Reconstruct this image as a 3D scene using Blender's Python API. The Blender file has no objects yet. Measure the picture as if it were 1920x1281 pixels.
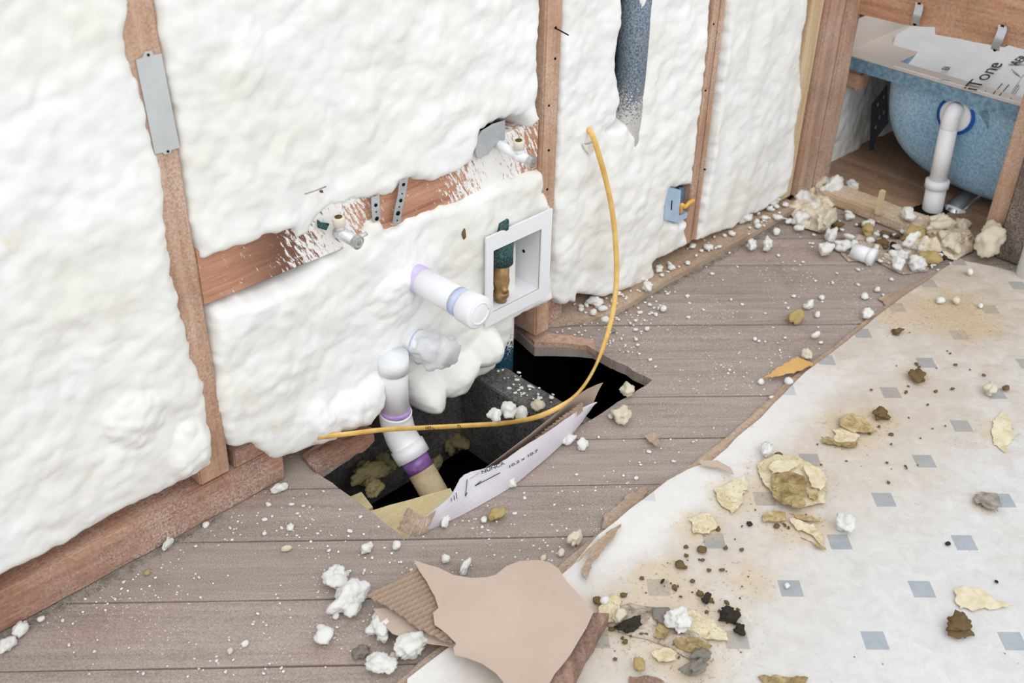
import bpy, bmesh, math, random
import numpy as np
from mathutils import Vector, Matrix, noise, geometry
random.seed(7)
scn = bpy.context.scene
COL = scn.collection
# ------------------------------------------------------------------ camera
CAMZ = 1.25
CAM = Vector((0, 0, CAMZ))
FPX = 2072.563
RM = Matrix(((0.7133047274802085, -0.7006047165919235, 0.01869215994838835),
             (0.3807341488226663, 0.40975200072670614, 0.8289419797674269),
             (0.5884198107428619, 0.5841714893673021, -0.5590221796456046)))   # rows: right, up, forward
cd = bpy.data.cameras.new('camera')
cam = bpy.data.objects.new('camera', cd)
COL.objects.link(cam)
cd.sensor_width = 36.0
cd.lens = FPX / 1920 * 36.0
cd.clip_start = 0.05
cd.clip_end = 60
right, up, fwd = Vector(RM[0]), Vector(RM[1]), Vector(RM[2])
M4 = Matrix((right, up, -fwd)).transposed().to_4x4()
M4.translation = CAM
cam.matrix_world = M4
cd.dof.use_dof = True
cd.dof.focus_distance = 1.85
cd.dof.aperture_fstop = 5.6
scn.camera = cam
# ------------------------------------------------------------------ world, sun, exposure
w = bpy.data.worlds.new('daylight')
scn.world = w
w.use_nodes = True
bg = w.node_tree.nodes['Background']
bg.inputs[0].default_value = (0.925, 0.965, 1.0, 1)
bg.inputs[1].default_value = 0.96
sl = bpy.data.lights.new('window_daylight', 'SUN')
sl.energy = 0.85
sl.angle = math.radians(50)
sl.color = (1.0, 0.98, 0.95)
so = bpy.data.objects.new('window_daylight', sl)
COL.objects.link(so)
so.rotation_euler = Vector((0.30, 0.62, -0.80)).to_track_quat('-Z', 'Y').to_euler()
vs = scn.view_settings
vs.view_transform = 'Standard'
vs.look = 'None'
vs.exposure = 0.21
vs.gamma = 1
vs.use_curve_mapping = False

# ------------------------------------------------------------------ pixel -> place helpers
YW = 1.2695
def ray(u, v):
    return right * ((u - 960) / FPX) - up * ((v - 640.5) / FPX) + fwd
def PF(u, v, z=0.0):
    d = ray(u, v); return CAM + d * ((z - CAMZ) / d.z)
def PW(u, v, y=YW):
    d = ray(u, v); return CAM + d * (y / d.y)
def PX(u, v, x=2.40):
    d = ray(u, v); return CAM + d * (x / d.x)
def PD(u, v, P):            # metres per pixel at point P
    return (P - CAM).dot(fwd) / FPX

# ------------------------------------------------------------------ mesh helpers
def tag(o, label=None, cat=None, group=None, kind=None):
    if label: o['label'] = label
    if cat: o['category'] = cat
    if group: o['group'] = group
    if kind: o['kind'] = kind
    return o
def mk(name, V, F, mat, parent=None, smooth=False):
    me = bpy.data.meshes.new(name)
    me.from_pydata([tuple(v) for v in V], [], [tuple(f) for f in F])
    me.validate()
    if mat: me.materials.append(mat)
    if smooth:
        for p in me.polygons: p.use_smooth = True
    me.update()
    o = bpy.data.objects.new(name, me)
    COL.objects.link(o)
    if parent: o.parent = parent
    return o
def empty(name, label, cat, group=None):
    o = bpy.data.objects.new(name, None); COL.objects.link(o)
    o.empty_display_size = 0.02
    return tag(o, label, cat, group)
def bmobj(name, bm, mat, parent=None, smooth=False):
    me = bpy.data.meshes.new(name); bm.to_mesh(me); bm.free()
    me.materials.append(mat)
    if smooth:
        for p in me.polygons: p.use_smooth = True
    o = bpy.data.objects.new(name, me); COL.objects.link(o)
    if parent: o.parent = parent
    return o
def box(name, a, b, mat, parent=None, bev=0.002, wob=0.0, cuts=0):
    bm = bmesh.new()
    bmesh.ops.create_cube(bm, size=1)
    a = Vector(a); b = Vector(b)
    for v in bm.verts:
        v.co = Vector([(a[i] + b[i]) / 2 + v.co[i] * (b[i] - a[i]) for i in range(3)])
    if bev: bmesh.ops.bevel(bm, geom=bm.edges[:], offset=bev, segments=2, affect='EDGES')
    if cuts:
        L = max(range(3), key=lambda i: b[i] - a[i])
        for k in range(1, cuts):
            co = Vector((0, 0, 0)); co[L] = a[L] + (b[L] - a[L]) * k / cuts
            no = Vector((0, 0, 0)); no[L] = 1
            bmesh.ops.bisect_plane(bm, geom=bm.verts[:] + bm.edges[:] + bm.faces[:], plane_co=co, plane_no=no)
    if wob:
        for v in bm.verts:
            n = noise.noise_vector(v.co * 14) + 0.5 * noise.noise_vector(v.co * 45)
            v.co += n * wob
    return bmobj(name, bm, mat, parent)
def tube(name, pts, r, mat, parent=None, n=20, cap=True, flat=None, smooth=True, closed=False):
    """sweep a circle (radius r or list of radii) along pts; flat=(axis vector, factor) squashes it"""
    pts = [Vector(p) for p in pts]
    R = r if isinstance(r, (list, tuple)) else [r] * len(pts)
    V = []; F = []
    t0 = (pts[1] - pts[0]).normalized()
    nrm = t0.orthogonal().normalized()
    for i, p in enumerate(pts):
        if i == 0: t = pts[1] - pts[0]
        elif i == len(pts) - 1: t = pts[-1] - pts[-2]
        else: t = (pts[i + 1] - pts[i]).normalized() + (pts[i] - pts[i - 1]).normalized()
        if t.length < 1e-9: t = t0.copy()
        t.normalize()
        nrm = (nrm - t * nrm.dot(t)).normalized()
        bi = t.cross(nrm)
        for k in range(n):
            a = 2 * math.pi * k / n
            d = nrm * math.cos(a) + bi * math.sin(a)
            if flat:
                ax = flat[0] - t * flat[0].dot(t); ax.normalize()
                d -= ax * d.dot(ax) * (1 - flat[1])
            V.append(p + d * R[i])
    m = len(pts)
    for i in range(m - 1):
        for k in range(n):
            F.append((i * n + k, i * n + (k + 1) % n, (i + 1) * n + (k + 1) % n, (i + 1) * n + k))
    if cap:
        F.append(tuple(range(n))[::-1]); F.append(tuple((m - 1) * n + k for k in range(n)))
    return mk(name, V, F, mat, parent, smooth)
def smoothline(pts, sub=8):
    P = [Vector(p) for p in pts]; out = []
    for i in range(len(P) - 1):
        p0 = P[max(i - 1, 0)]; p1 = P[i]; p2 = P[i + 1]; p3 = P[min(i + 2, len(P) - 1)]
        for k in range(sub):
            t = k / sub
            out.append(0.5 * ((2 * p1) + (p2 - p0) * t + (2 * p0 - 5 * p1 + 4 * p2 - p3) * t * t + (3 * p1 - p0 - 3 * p2 + p3) * t ** 3))
    out.append(P[-1]); return out
def inpoly(x, y, P):
    c = False; j = len(P) - 1
    for i in range(len(P)):
        xi, yi = P[i]; xj, yj = P[j]
        if (yi > y) != (yj > y) and x < (xj - xi) * (y - yi) / (yj - yi) + xi: c = not c
        j = i
    return c
def rough(poly, step, amp, seed=0.0):
    out = []
    n = len(poly)
    for i in range(n):
        a = Vector(poly[i]); b = Vector(poly[(i + 1) % n]); L = (b - a).length
        k = max(1, int(L / step)); nn = Vector((-(b - a).y, (b - a).x)).normalized() if L > 1e-9 else Vector((0, 0))
        for j in range(k):
            p = a.lerp(b, j / k)
            f = noise.noise(Vector((p.x * 60, p.y * 60, seed))) * amp + noise.noise(Vector((p.x * 180, p.y * 180, seed + 5))) * amp * .6
            if j == 0: f *= .4
            p = p + nn * f
            out.append((p.x, p.y))
    return out
def sheet(name, poly, step, zf, th, mat, parent=None, holes=(), to3=None, smooth=False):
    """closed slab over polygon poly (2D), top height zf(x,y), thickness th; holes = list of polygons cut out"""
    xs = [p[0] for p in poly]; ys = [p[1] for p in poly]
    vin = [Vector(p) for p in poly]; n = len(poly)
    edges = [(i, (i + 1) % n) for i in range(n)]
    for h in holes:
        b = len(vin); vin += [Vector(p) for p in h]
        edges += [(b + i, b + (i + 1) % len(h)) for i in range(len(h))]
    if step:
        x = min(xs) + step * .5
        while x < max(xs):
            y = min(ys) + step * .5
            while y < max(ys):
                if inpoly(x, y, poly): vin.append(Vector((x + random.uniform(-.1, .1) * step, y + random.uniform(-.1, .1) * step)))
                y += step
            x += step
    vo, eo, fo, *_ = geometry.delaunay_2d_cdt(vin, edges, [], 0, 1e-6)
    keep = []
    for f in fo:
        cx = sum(vo[i].x for i in f) / len(f); cy = sum(vo[i].y for i in f) / len(f)
        if inpoly(cx, cy, poly) and not any(inpoly(cx, cy, h) for h in holes): keep.append(list(f))
    used = sorted({i for f in keep for i in f}); mp = {i: k for k, i in enumerate(used)}
    N = len(used)
    to3 = to3 or (lambda x, y, z: (x, y, z))
    V = []
    for i in used: V.append(to3(vo[i].x, vo[i].y, zf(vo[i].x, vo[i].y)))
    for i in used: V.append(to3(vo[i].x, vo[i].y, zf(vo[i].x, vo[i].y) - th))
    F = []; ec = {}
    for f in keep:
        g = [mp[i] for i in f]
        F.append(tuple(g)); F.append(tuple(i + N for i in g[::-1]))
        for a, b in zip(g, g[1:] + g[:1]): ec[(a, b)] = 1
    for (a, b) in list(ec):
        if (b, a) not in ec: F.append((b, a, a + N, b + N))
    return mk(name, V, F, mat, parent, smooth)

# ------------------------------------------------------------------ materials
def srgb(r, g, b):
    def c(x):
        x /= 255.; return x / 12.92 if x <= .04045 else ((x + .055) / 1.055) ** 2.4
    return (c(r), c(g), c(b), 1)
class NT:
    def __init__(s, name, rough=.6, spec=.3, metal=0.0):
        s.m = bpy.data.materials.new(name); s.m.use_nodes = True
        s.t = s.m.node_tree; s.p = s.t.nodes['Principled BSDF']
        s.p.inputs['Roughness'].default_value = rough
        s.p.inputs['Specular IOR Level'].default_value = spec
        s.p.inputs['Metallic'].default_value = metal
        s.tc = s.n('ShaderNodeTexCoord')
        s.co = s.tc.outputs['Object']
    def n(s, ty, **kw):
        x = s.t.nodes.new(ty)
        for k, v in kw.items(): setattr(x, k, v)
        return x
    def link(s, a, b): s.t.links.new(a, b)
    def mapping(s, rot=(0, 0, 0), scale=(1, 1, 1), loc=(0, 0, 0), src=None):
        a = s.n('ShaderNodeMapping'); a.inputs['Rotation'].default_value = rot
        a.inputs['Location'].default_value = loc
        s.link(src or s.co, a.inputs[0])
        b = s.n('ShaderNodeVectorMath', operation='MULTIPLY'); b.inputs[1].default_value = scale
        s.link(a.outputs[0], b.inputs[0]); return b.outputs[0]
    def noise(s, vec, scale=5, detail=4, rough=.55, dist=0):
        a = s.n('ShaderNodeTexNoise'); a.inputs['Scale'].default_value = scale
        a.inputs['Detail'].default_value = detail; a.inputs['Roughness'].default_value = rough
        a.inputs['Distortion'].default_value = dist
        s.link(vec, a.inputs['Vector']); return a.outputs['Fac']
    def voro(s, vec, scale, feat='F1', out='Distance'):
        a = s.n('ShaderNodeTexVoronoi', feature=feat); a.inputs['Scale'].default_value = scale
        s.link(vec, a.inputs['Vector']); return a.outputs[out]
    def ramp(s, fac, stops, interp='LINEAR'):
        a = s.n('ShaderNodeValToRGB'); cr = a.color_ramp; cr.interpolation = interp
        while len(cr.elements) < len(stops): cr.elements.new(.5)
        for e, (p, c) in zip(cr.elements, stops):
            e.position = p; e.color = c if len(c) == 4 else (*c, 1)
        s.link(fac, a.inputs[0]); return a.outputs[0]
    def math(s, op, a, b=None, c=None, clamp=False):
        x = s.n('ShaderNodeMath', operation=op); x.use_clamp = clamp
        for i, q in enumerate((a, b, c)):
            if q is None: continue
            if isinstance(q, (int, float)): x.inputs[i].default_value = q
            else: s.link(q, x.inputs[i])
        return x.outputs[0]
    def mix(s, fac, a, b, blend='MIX'):
        x = s.n('ShaderNodeMix', data_type='RGBA', blend_type=blend)
        for i, q in ((0, fac), (6, a), (7, b)):
            if isinstance(q, (int, float)): x.inputs[i].default_value = q
            elif isinstance(q, tuple): x.inputs[i].default_value = q
            else: s.link(q, x.inputs[i])
        return x.outputs[2]
    def step(s, v, lo, hi):
        x = s.n('ShaderNodeMapRange'); x.inputs[1].default_value = lo; x.inputs[2].default_value = hi
        x.clamp = True; s.link(v, x.inputs[0]); return x.outputs[0]
    def sep(s, vec):
        x = s.n('ShaderNodeSeparateXYZ'); s.link(vec, x.inputs[0]); return x.outputs
    def col(s, c):
        if isinstance(c, tuple): s.p.inputs['Base Color'].default_value = c
        else: s.link(c, s.p.inputs['Base Color'])
    def bump(s, h, strength=.4, dist=.002):
        x = s.n('ShaderNodeBump'); x.inputs['Strength'].default_value = strength
        x.inputs['Distance'].default_value = dist
        s.link(h, x.inputs['Height']); s.link(x.outputs[0], s.p.inputs['Normal'])
BLK = (0, 0, 0, 1); WHT = (1, 1, 1, 1)
def wood(name, dark, mid, light, axis='Z', rot=(0, 0, 0), dust=0.0, soot=0.3, spray=0.0, gs=1.0, dustcol=srgb(238, 232, 224), seed=0.0):
    N = NT(name, .75, .2)
    long_, cr = 1.6 * gs, 26 * gs
    sc = {'X': (long_, cr, cr), 'Y': (cr, long_, cr), 'Z': (cr, cr, long_)}[axis]
    v = N.mapping(rot, sc, (seed, seed, seed))
    g1 = N.noise(v, 1.3, 3, .5, .6); g2 = N.noise(v, 6, 4, .6, .3)
    g = N.math('ADD', N.math('MULTIPLY', g1, .62), N.math('MULTIPLY', g2, .38))
    c = N.ramp(g, [(.30, dark), (.5, mid), (.68, light)])
    big = N.noise(N.co, 9, 5, .62)
    st = N.step(big, .52, .75)
    c = N.mix(N.math('MULTIPLY', st, soot), c, srgb(70, 52, 44))
    fine = N.noise(N.co, 130, 3, .7)
    c = N.mix(.16, c, N.ramp(fine, [(.3, srgb(60, 48, 42)), (.7, srgb(225, 205, 190))]))
    if dust:
        d = N.math('MULTIPLY', N.step(N.noise(N.co, 5, 6, .7), .42, .66), N.step(N.noise(N.co, 260, 2, .6), .35, .65))
        c = N.mix(N.math('MULTIPLY', d, dust), c, dustcol)
    if spray:
        vv = N.mapping((0, 0, 0), (60, 60, 18), (3, 1, 2))
        s1 = N.step(N.noise(N.co, 11, 4, .65), .50 - .12 * spray, .60)
        s2 = N.step(N.noise(vv, 2.2, 5, .75), .42, .56)
        c = N.mix(N.math('MULTIPLY', s1, s2), c, srgb(240, 238, 232))
    N.col(c); N.bump(g2, .35, .0015)
    return N.m
M = {}
M['stud'] = wood('stud_wood', srgb(152, 108, 82), srgb(184, 144, 116), srgb(204, 168, 142), 'Z', soot=.35, dust=.35)
M['block'] = wood('blocking_wood', srgb(112, 66, 50), srgb(156, 98, 74), srgb(182, 126, 98), 'X', soot=.4, dust=.25, spray=0)
M['plate'] = wood('plate_wood', srgb(122, 84, 68), srgb(162, 118, 96), srgb(196, 152, 126), 'X', soot=.55, dust=.5)
M['post'] = wood('post_wood', srgb(142, 108, 88), srgb(178, 142, 120), srgb(202, 168, 146), 'Z', soot=.45, dust=.35, seed=3.1)
M['pale'] = wood('pale_wood', srgb(190, 160, 122), srgb(212, 186, 148), srgb(226, 204, 170), 'Z', soot=.05)
M['header'] = wood('header_wood', srgb(146, 96, 66), srgb(184, 134, 100), srgb(206, 162, 130), 'Y', soot=.35, dust=.2)
M['oldplate'] = wood('old_plate_wood', srgb(172, 140, 104), srgb(205, 176, 140), srgb(222, 200, 170), 'Y', soot=.3, dust=.7)
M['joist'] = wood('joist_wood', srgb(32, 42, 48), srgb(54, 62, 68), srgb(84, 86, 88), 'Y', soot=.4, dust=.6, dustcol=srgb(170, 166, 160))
M['lumber'] = wood('fresh_lumber', srgb(222, 200, 146), srgb(236, 218, 168), srgb(242, 228, 188), 'X', soot=.12)
M['darkstud'] = wood('dark_stud_wood', srgb(66, 54, 50), srgb(96, 80, 74), srgb(126, 106, 96), 'Z', soot=.5, dust=.4)
M['ply'] = wood('alcove_plywood', srgb(130, 98, 74), srgb(160, 124, 96), srgb(182, 146, 116), 'Y', soot=.3, dust=.15, gs=.35)
M['underlay'] = wood('underlay_board', srgb(142, 116, 94), srgb(170, 144, 120), srgb(190, 164, 140), 'X', soot=.2, dust=.3)
M['splinter'] = wood('splintered_strip', srgb(84, 58, 48), srgb(134, 100, 84), srgb(172, 136, 116), 'X', rot=(0, 0, math.radians(-52)), soot=.3, dust=.25)

def floor_mat():
    N = NT('old_floorboards', .8, .2)
    ang = math.radians(42.2)
    vr = N.mapping((0, 0, ang), (1, 1, 1))
    s = N.sep(vr)
    idx = N.math('FLOOR', N.math('DIVIDE', N.math('SUBTRACT', s[1], 1.042 - 1.24), .1238))
    wn = N.n('ShaderNodeTexWhiteNoise', noise_dimensions='1D'); N.link(idx, wn.inputs['W'])
    cmb = N.n('ShaderNodeCombineXYZ')
    N.link(N.math('ADD', N.math('MULTIPLY', s[0], 2.2), N.math('MULTIPLY', wn.outputs[0], 17)), cmb.inputs[0])
    N.link(N.math('MULTIPLY', s[1], 42), cmb.inputs[1]); cmb.inputs[2].default_value = 0
    g1 = N.noise(cmb.outputs[0], 1.0, 4, .6, .8); g2 = N.noise(cmb.outputs[0], 5, 4, .65)
    g = N.math('ADD', N.math('MULTIPLY', g1, .6), N.math('MULTIPLY', g2, .4))
    c = N.ramp(g, [(.28, srgb(124, 110, 103)), (.5, srgb(156, 142, 135)), (.72, srgb(178, 165, 158))])
    tint = N.math('MULTIPLY_ADD', wn.outputs[0], .14, .90)
    hs = N.n('ShaderNodeHueSaturation'); N.link(tint, hs.inputs['Value']); N.link(c, hs.inputs['Color']); c = hs.outputs[0]
    red = N.step(N.noise(N.mapping((0, 0, ang), (3, 8, 1)), 1.1, 3, .5), .56, .72)
    c = N.mix(N.math('MULTIPLY', red, .35), c, srgb(158, 112, 88))
    stn = N.step(N.noise(N.co, 6, 6, .7), .55, .75)
    c = N.mix(N.math('MULTIPLY', stn, .45), c, srgb(96, 78, 66))
    grey = N.step(N.noise(N.co, 3.1, 4, .6), .45, .65)
    c = N.mix(N.math('MULTIPLY', grey, .25), c, srgb(180, 168, 160))
    grit = N.noise(N.co, 420, 2, .7)
    c = N.mix(.22, c, N.ramp(grit, [(.35, srgb(84, 70, 62)), (.65, srgb(226, 212, 200))]))
    # fine white dust specks lying everywhere
    for sc_, th, seed in ((85, .15, 0), (170, .17, 4), (48, .085, 9)):
        vm = N.mapping((0, 0, 0), (1, 1, 1), (seed, seed * 2, 0))
        d = N.voro(vm, sc_)
        dens = N.step(N.noise(vm, 6, 4, .7), .46, .58)
        sp = N.math('MULTIPLY', N.math('LESS_THAN', N.math('ADD', d, N.math('MULTIPLY', N.math('SUBTRACT', 1.0, dens), .2)), th), .9)
        c = N.mix(sp, c, srgb(230, 222, 212))
    N.col(c); N.bump(g2, .3, .001)
    return N.m
M['floor'] = floor_mat()

def vinyl_mat():
    N = NT('patterned_vinyl', .45, .35)
    S = 0.14306100381872622 * .9932
    # lattice coordinates
    vr = N.mapping((0, 0, 0), (1, 1, 1), (-1.1574335377052436 * .9932, -0.3914559976147203 * .9932, 0))
    rt = N.n('ShaderNodeVectorRotate', rotation_type='Z_AXIS'); rt.inputs['Angle'].default_value = -0.01836374955665004
    N.link(vr, rt.inputs['Vector'])
    q = N.sep(rt.outputs[0])
    def cell(x):
        f = N.math('ADD', N.math('DIVIDE', x, S), .5)
        f = N.math('SUBTRACT', f, N.math('FLOOR', f)); return N.math('ABSOLUTE', N.math('SUBTRACT', f, .5))
    d = N.math('ADD', cell(q[0]), cell(q[1]))
    dia = N.step(d, .172, .165)
    marb = N.noise(N.co, 34, 6, .7, 1.0)
    base = N.ramp(marb, [(.3, srgb(204, 203, 202)), (.5, srgb(214, 213, 212)), (.7, srgb(222, 221, 219))])
    dcol = N.ramp(marb, [(.3, srgb(154, 162, 172)), (.7, srgb(172, 179, 187))])
    c = N.mix(dia, base, dcol)
    # tan stains: strongest toward the bare strip at the torn edge and toward the tub
    s = N.sep(N.co)
    far = N.step(s[0], 1.35, 2.1)
    edge = N.step(N.math('SUBTRACT', s[1], N.math('MULTIPLY', s[0], .02)), .38, .60)
    big = N.step(N.noise(N.co, 4.2, 6, .72, .6), .40, .66)
    med = N.step(N.noise(N.mapping((0, 0, .8), (10, 22, 1)), 1, 6, .75, 1.2), .46, .70)
    bare = N.math('MULTIPLY', N.step(N.math('SUBTRACT', s[1], N.math('MULTIPLY', N.noise(N.co, 5, 3, .5), .12)), .66, .71), N.step(s[0], 1.75, 1.45))
    warm = N.math('MULTIPLY', N.math('MULTIPLY', edge, N.math('SUBTRACT', 1.0, bare)), N.math('MULTIPLY_ADD', big, .35, .62))
    c = N.mix(N.math('MULTIPLY', warm, .8), c, srgb(240, 224, 206), 'MULTIPLY')
    f2 = N.math('MULTIPLY', N.math('ADD', N.math('MULTIPLY', far, .9), .24), N.math('MULTIPLY_ADD', med, .55, N.math('MULTIPLY', big, .45)))
    c = N.mix(N.math('MULTIPLY', f2, .95), c, srgb(182, 162, 138))
    scr = N.step(N.noise(N.mapping((0, 0, .4), (30, 9, 1)), 2.5, 7, .8, 2.0), .62, .72)
    c = N.mix(N.math('MULTIPLY', scr, .4), c, srgb(120, 100, 82))
    c = N.mix(N.math('MULTIPLY', bare, .5), c, srgb(234, 229, 224))
    # brown grime stains soaked in around the old debris
    acc = None
    wob = N.math('MULTIPLY', N.math('SUBTRACT', N.noise(N.co, 16, 5, .75, .8), .5), 1.9)
    for (u, v, r) in ((1480, 905, .075), (1375, 930, .045), (1590, 810, .06), (1265, 1170, .10), (1310, 990, .04), (1500, 985, .05), (1170, 1165, .06), (1290, 1240, .05), (1240, 1090, .05), (1650, 785, .035), (1720, 705, .03), (1870, 810, .035), (1800, 590, .10), (1690, 600, .05), (1400, 1090, .04), (1850, 945, .025)):
        p = PF(u, v, .0085)
        dx_ = N.n('ShaderNodeVectorMath', operation='DISTANCE'); N.link(N.co, dx_.inputs[0]); dx_.inputs[1].default_value = (p.x, p.y, .0085)
        f = N.math('SUBTRACT', 1.0, N.math('DIVIDE', dx_.outputs['Value'], r * 1.5), clamp=True)
        acc = f if acc is None else N.math('MAXIMUM', acc, f)
    grime = N.math('MULTIPLY', N.step(N.math('ADD', acc, wob), .12, .62), N.step(acc, 0, .25))
    c = N.mix(N.math('MULTIPLY', grime, .42), c, srgb(206, 178, 132))
    fines = N.math('MULTIPLY', N.step(acc, 0, .5), N.step(N.noise(N.co, 150, 4, .75), .58, .64))
    c = N.mix(N.math('MULTIPLY', fines, .6), c, srgb(120, 98, 68))
    # dirt specks
    for sc_, th, sd in ((60, .10, 2), (140, .13, 7)):
        vm = N.mapping((0, 0, 0), (1, 1, 1), (sd, sd, 0))
        dn = N.step(N.noise(vm, 7, 3, .6), .50, .66)
        sp = N.math('LESS_THAN', N.math('ADD', N.voro(vm, sc_), N.math('MULTIPLY', N.math('SUBTRACT', 1.0, dn), .2)), th)
        c = N.mix(N.math('MULTIPLY', sp, .7), c, srgb(104, 84, 62))
    N.col(c); N.bump(marb, .12, .001)
    return N.m
M['vinyl'] = vinyl_mat()

def foam_mat():
    N = NT('spray_foam', .8, .15)
    a = N.noise(N.co, 6, 5, .6)
    c = N.ramp(a, [(.35, srgb(233, 231, 223)), (.5, srgb(238, 237, 233)), (.65, srgb(240, 240, 240))])
    y = N.step(N.noise(N.co, 17, 4, .65), .64, .78)
    c = N.mix(N.math('MULTIPLY', y, .55), c, srgb(226, 205, 150))
    N.col(c)
    h = N.math('ADD', N.noise(N.co, 60, 4, .6), N.math('MULTIPLY', N.noise(N.co, 230, 2, .5), .3))
    N.bump(h, .22, .003)
    return N.m
M['foam'] = foam_mat()
def plain(name, c, rough=.5, spec=.4, metal=0, var=None, vs=30, bump=0):
    N = NT(name, rough, spec, metal)
    if var:
        N.col(N.ramp(N.noise(N.co, vs, 5, .65), [(.35, c), (.65, var)]))
    else: N.col(c)
    if bump: N.bump(N.noise(N.co, vs * 4, 3, .6), bump, .002)
    return N.m
M['chunk'] = plain('foam_crumb', srgb(240, 238, 232), .85, .1, 0, srgb(244, 243, 240), 60, .5)
M['chunk_y'] = plain('yellowed_foam_crumb', srgb(220, 206, 174), .85, .1, 0, srgb(236, 230, 214), 60, .5)
M['chunk_t'] = plain('tan_debris', srgb(176, 150, 96), .85, .1, 0, srgb(206, 184, 134), 50, .5)
M['chunk_b'] = plain('brown_debris', srgb(84, 66, 44), .9, .1, 0, srgb(158, 132, 92), 70, .6)
M['chunk_k'] = plain('dark_debris', srgb(38, 38, 36), .85, .1, 0, srgb(84, 76, 66), 70, .6)
M['chunk_g'] = plain('grey_debris', srgb(120, 112, 102), .85, .1, 0, srgb(176, 170, 160), 70, .6)
M['paper_y'] = plain('yellowed_backing', srgb(202, 186, 148), .8, .1, 0, srgb(228, 218, 194), 40, .3)
M['paper_w'] = plain('white_paper', srgb(238, 238, 238), .7, .2, 0, srgb(226, 226, 228), 8)
def stained(name, a, b, dark, amt):
    N = NT(name, .85, .1)
    c = N.ramp(N.noise(N.co, 38, 5, .7, .6), [(.33, a), (.62, b)])
    st = N.step(N.noise(N.mapping((0, 0, 0), (1, 1, 1), (4, 2, 1)), 55, 6, .75, .8), .56 - .12 * amt, .68)
    c = N.mix(N.math('MULTIPLY', st, .75), c, dark)
    sp = N.step(N.noise(N.co, 210, 3, .7), .62, .68)
    c = N.mix(N.math('MULTIPLY', sp, .7), c, srgb(92, 76, 54))
    N.col(c); N.bump(N.noise(N.co, 90, 5, .7), .6, .003)
    return N.m
M['st_y'] = stained('yellow_backing_stained', srgb(206, 190, 150), srgb(226, 216, 190), srgb(176, 146, 96), .7)
M['st_b'] = stained('brown_backing_stained', srgb(134, 108, 70), srgb(196, 176, 132), srgb(92, 74, 48), 1.2)
M['st_t'] = stained('tan_backing_stained', srgb(170, 144, 98), srgb(210, 190, 150), srgb(112, 90, 56), 1.0)
M['card'] = plain('cardboard', srgb(188, 168, 152), .8, .1, 0, srgb(197, 178, 163), 7, .1)
M['card_d'] = plain('cardboard_inner', srgb(158, 136, 118), .85, .1, 0, srgb(172, 150, 132), 12, .2)
M['card_w'] = plain('cardboard_printed_face', srgb(206, 201, 206), .6, .2, 0, srgb(216, 212, 218), 10)
M['card_o'] = plain('orange_cardboard', srgb(204, 160, 96), .8, .1, 0, srgb(214, 174, 114), 14)
M['pvc'] = plain('white_pvc', srgb(240, 240, 242), .35, .5, 0, srgb(234, 235, 238), 12)
M['pvc_dirty'] = plain('dirty_pvc', srgb(176, 156, 120), .45, .4, 0, srgb(206, 190, 156), 30)
M['primer'] = plain('purple_primer', srgb(158, 122, 190), .4, .4, 0, srgb(190, 164, 212), 40)
M['primer_l'] = plain('pale_primer', srgb(196, 176, 224), .4, .4, 0, srgb(214, 200, 234), 30)
M['primer_b'] = plain('blue_primer', srgb(178, 190, 226), .4, .4, 0, srgb(206, 214, 238), 30)
M['primer_d'] = plain('dark_primer', srgb(112, 72, 140), .3, .5, 0, srgb(150, 112, 172), 60)
M['plastic'] = plain('white_plastic', srgb(238, 239, 242), .4, .4)
M['film'] = plain('clear_film', srgb(240, 241, 243), .2, .6)
M['film'].node_tree.nodes['Principled BSDF'].inputs['Alpha'].default_value = .6
M['galv'] = plain('galvanised_steel', srgb(176, 180, 184), .42, .5, .45, srgb(196, 199, 202), 22)
M['galvp'] = plain('nail_plate_steel', srgb(190, 192, 192), .5, .4, .12, srgb(200, 202, 201), 14)
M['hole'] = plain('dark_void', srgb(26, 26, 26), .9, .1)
M['chrome'] = plain('satin_chrome', srgb(196, 196, 196), .25, .5, .8)
M['brass'] = plain('old_brass', srgb(150, 116, 74), .4, .5, .5, srgb(184, 152, 108), 60)
def fuzzy(name, a, b, spray=None):
    N = NT(name, .95, .1)
    c = N.ramp(N.noise(N.co, 260, 3, .8), [(.38, a), (.62, b)])
    if spray:
        z = N.sep(N.co)[2]
        f = N.math('MULTIPLY', N.step(z, spray[0], spray[1]), 1.0)
        sp = N.math('LESS_THAN', N.noise(N.co, 230, 4, .75), N.math('MULTIPLY_ADD', f, .40, .30))
        c = N.mix(sp, c, srgb(236, 234, 228))
    N.col(c); N.bump(N.noise(N.co, 300, 3, .7), .6, .002); return N.m
M['lagging'] = fuzzy('dark_pipe_foam', srgb(92, 106, 122), srgb(166, 178, 192), (.52, .36))
M['lag_green'] = fuzzy('green_pipe_foam', srgb(34, 60, 60), srgb(86, 114, 112))
M['lag_teal'] = fuzzy('teal_pipe_wrap', srgb(16, 48, 66), srgb(44, 86, 108), (-.02, .07))
def romex():
    N = NT('yellow_cable_jacket', .45, .4)
    z = N.noise(N.co, 50, 3, .5)
    N.col(N.ramp(z, [(.3, srgb(214, 168, 84)), (.7, srgb(232, 194, 118))])); return N.m
M['cable'] = romex()
M['cable_o'] = plain('orange_cable', srgb(236, 180, 84), .45, .4)
M['ink'] = plain('black_ink', srgb(40, 40, 44), .6, .2)
M['blue_box'] = plain('blue_plastic_box', srgb(160, 184, 208), .5, .3, 0, srgb(178, 198, 216), 20)
M['blue_in'] = plain('blue_box_inside', srgb(110, 146, 182), .5, .3)
M['gasket'] = plain('blue_gasket', srgb(30, 96, 190), .4, .4)
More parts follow.
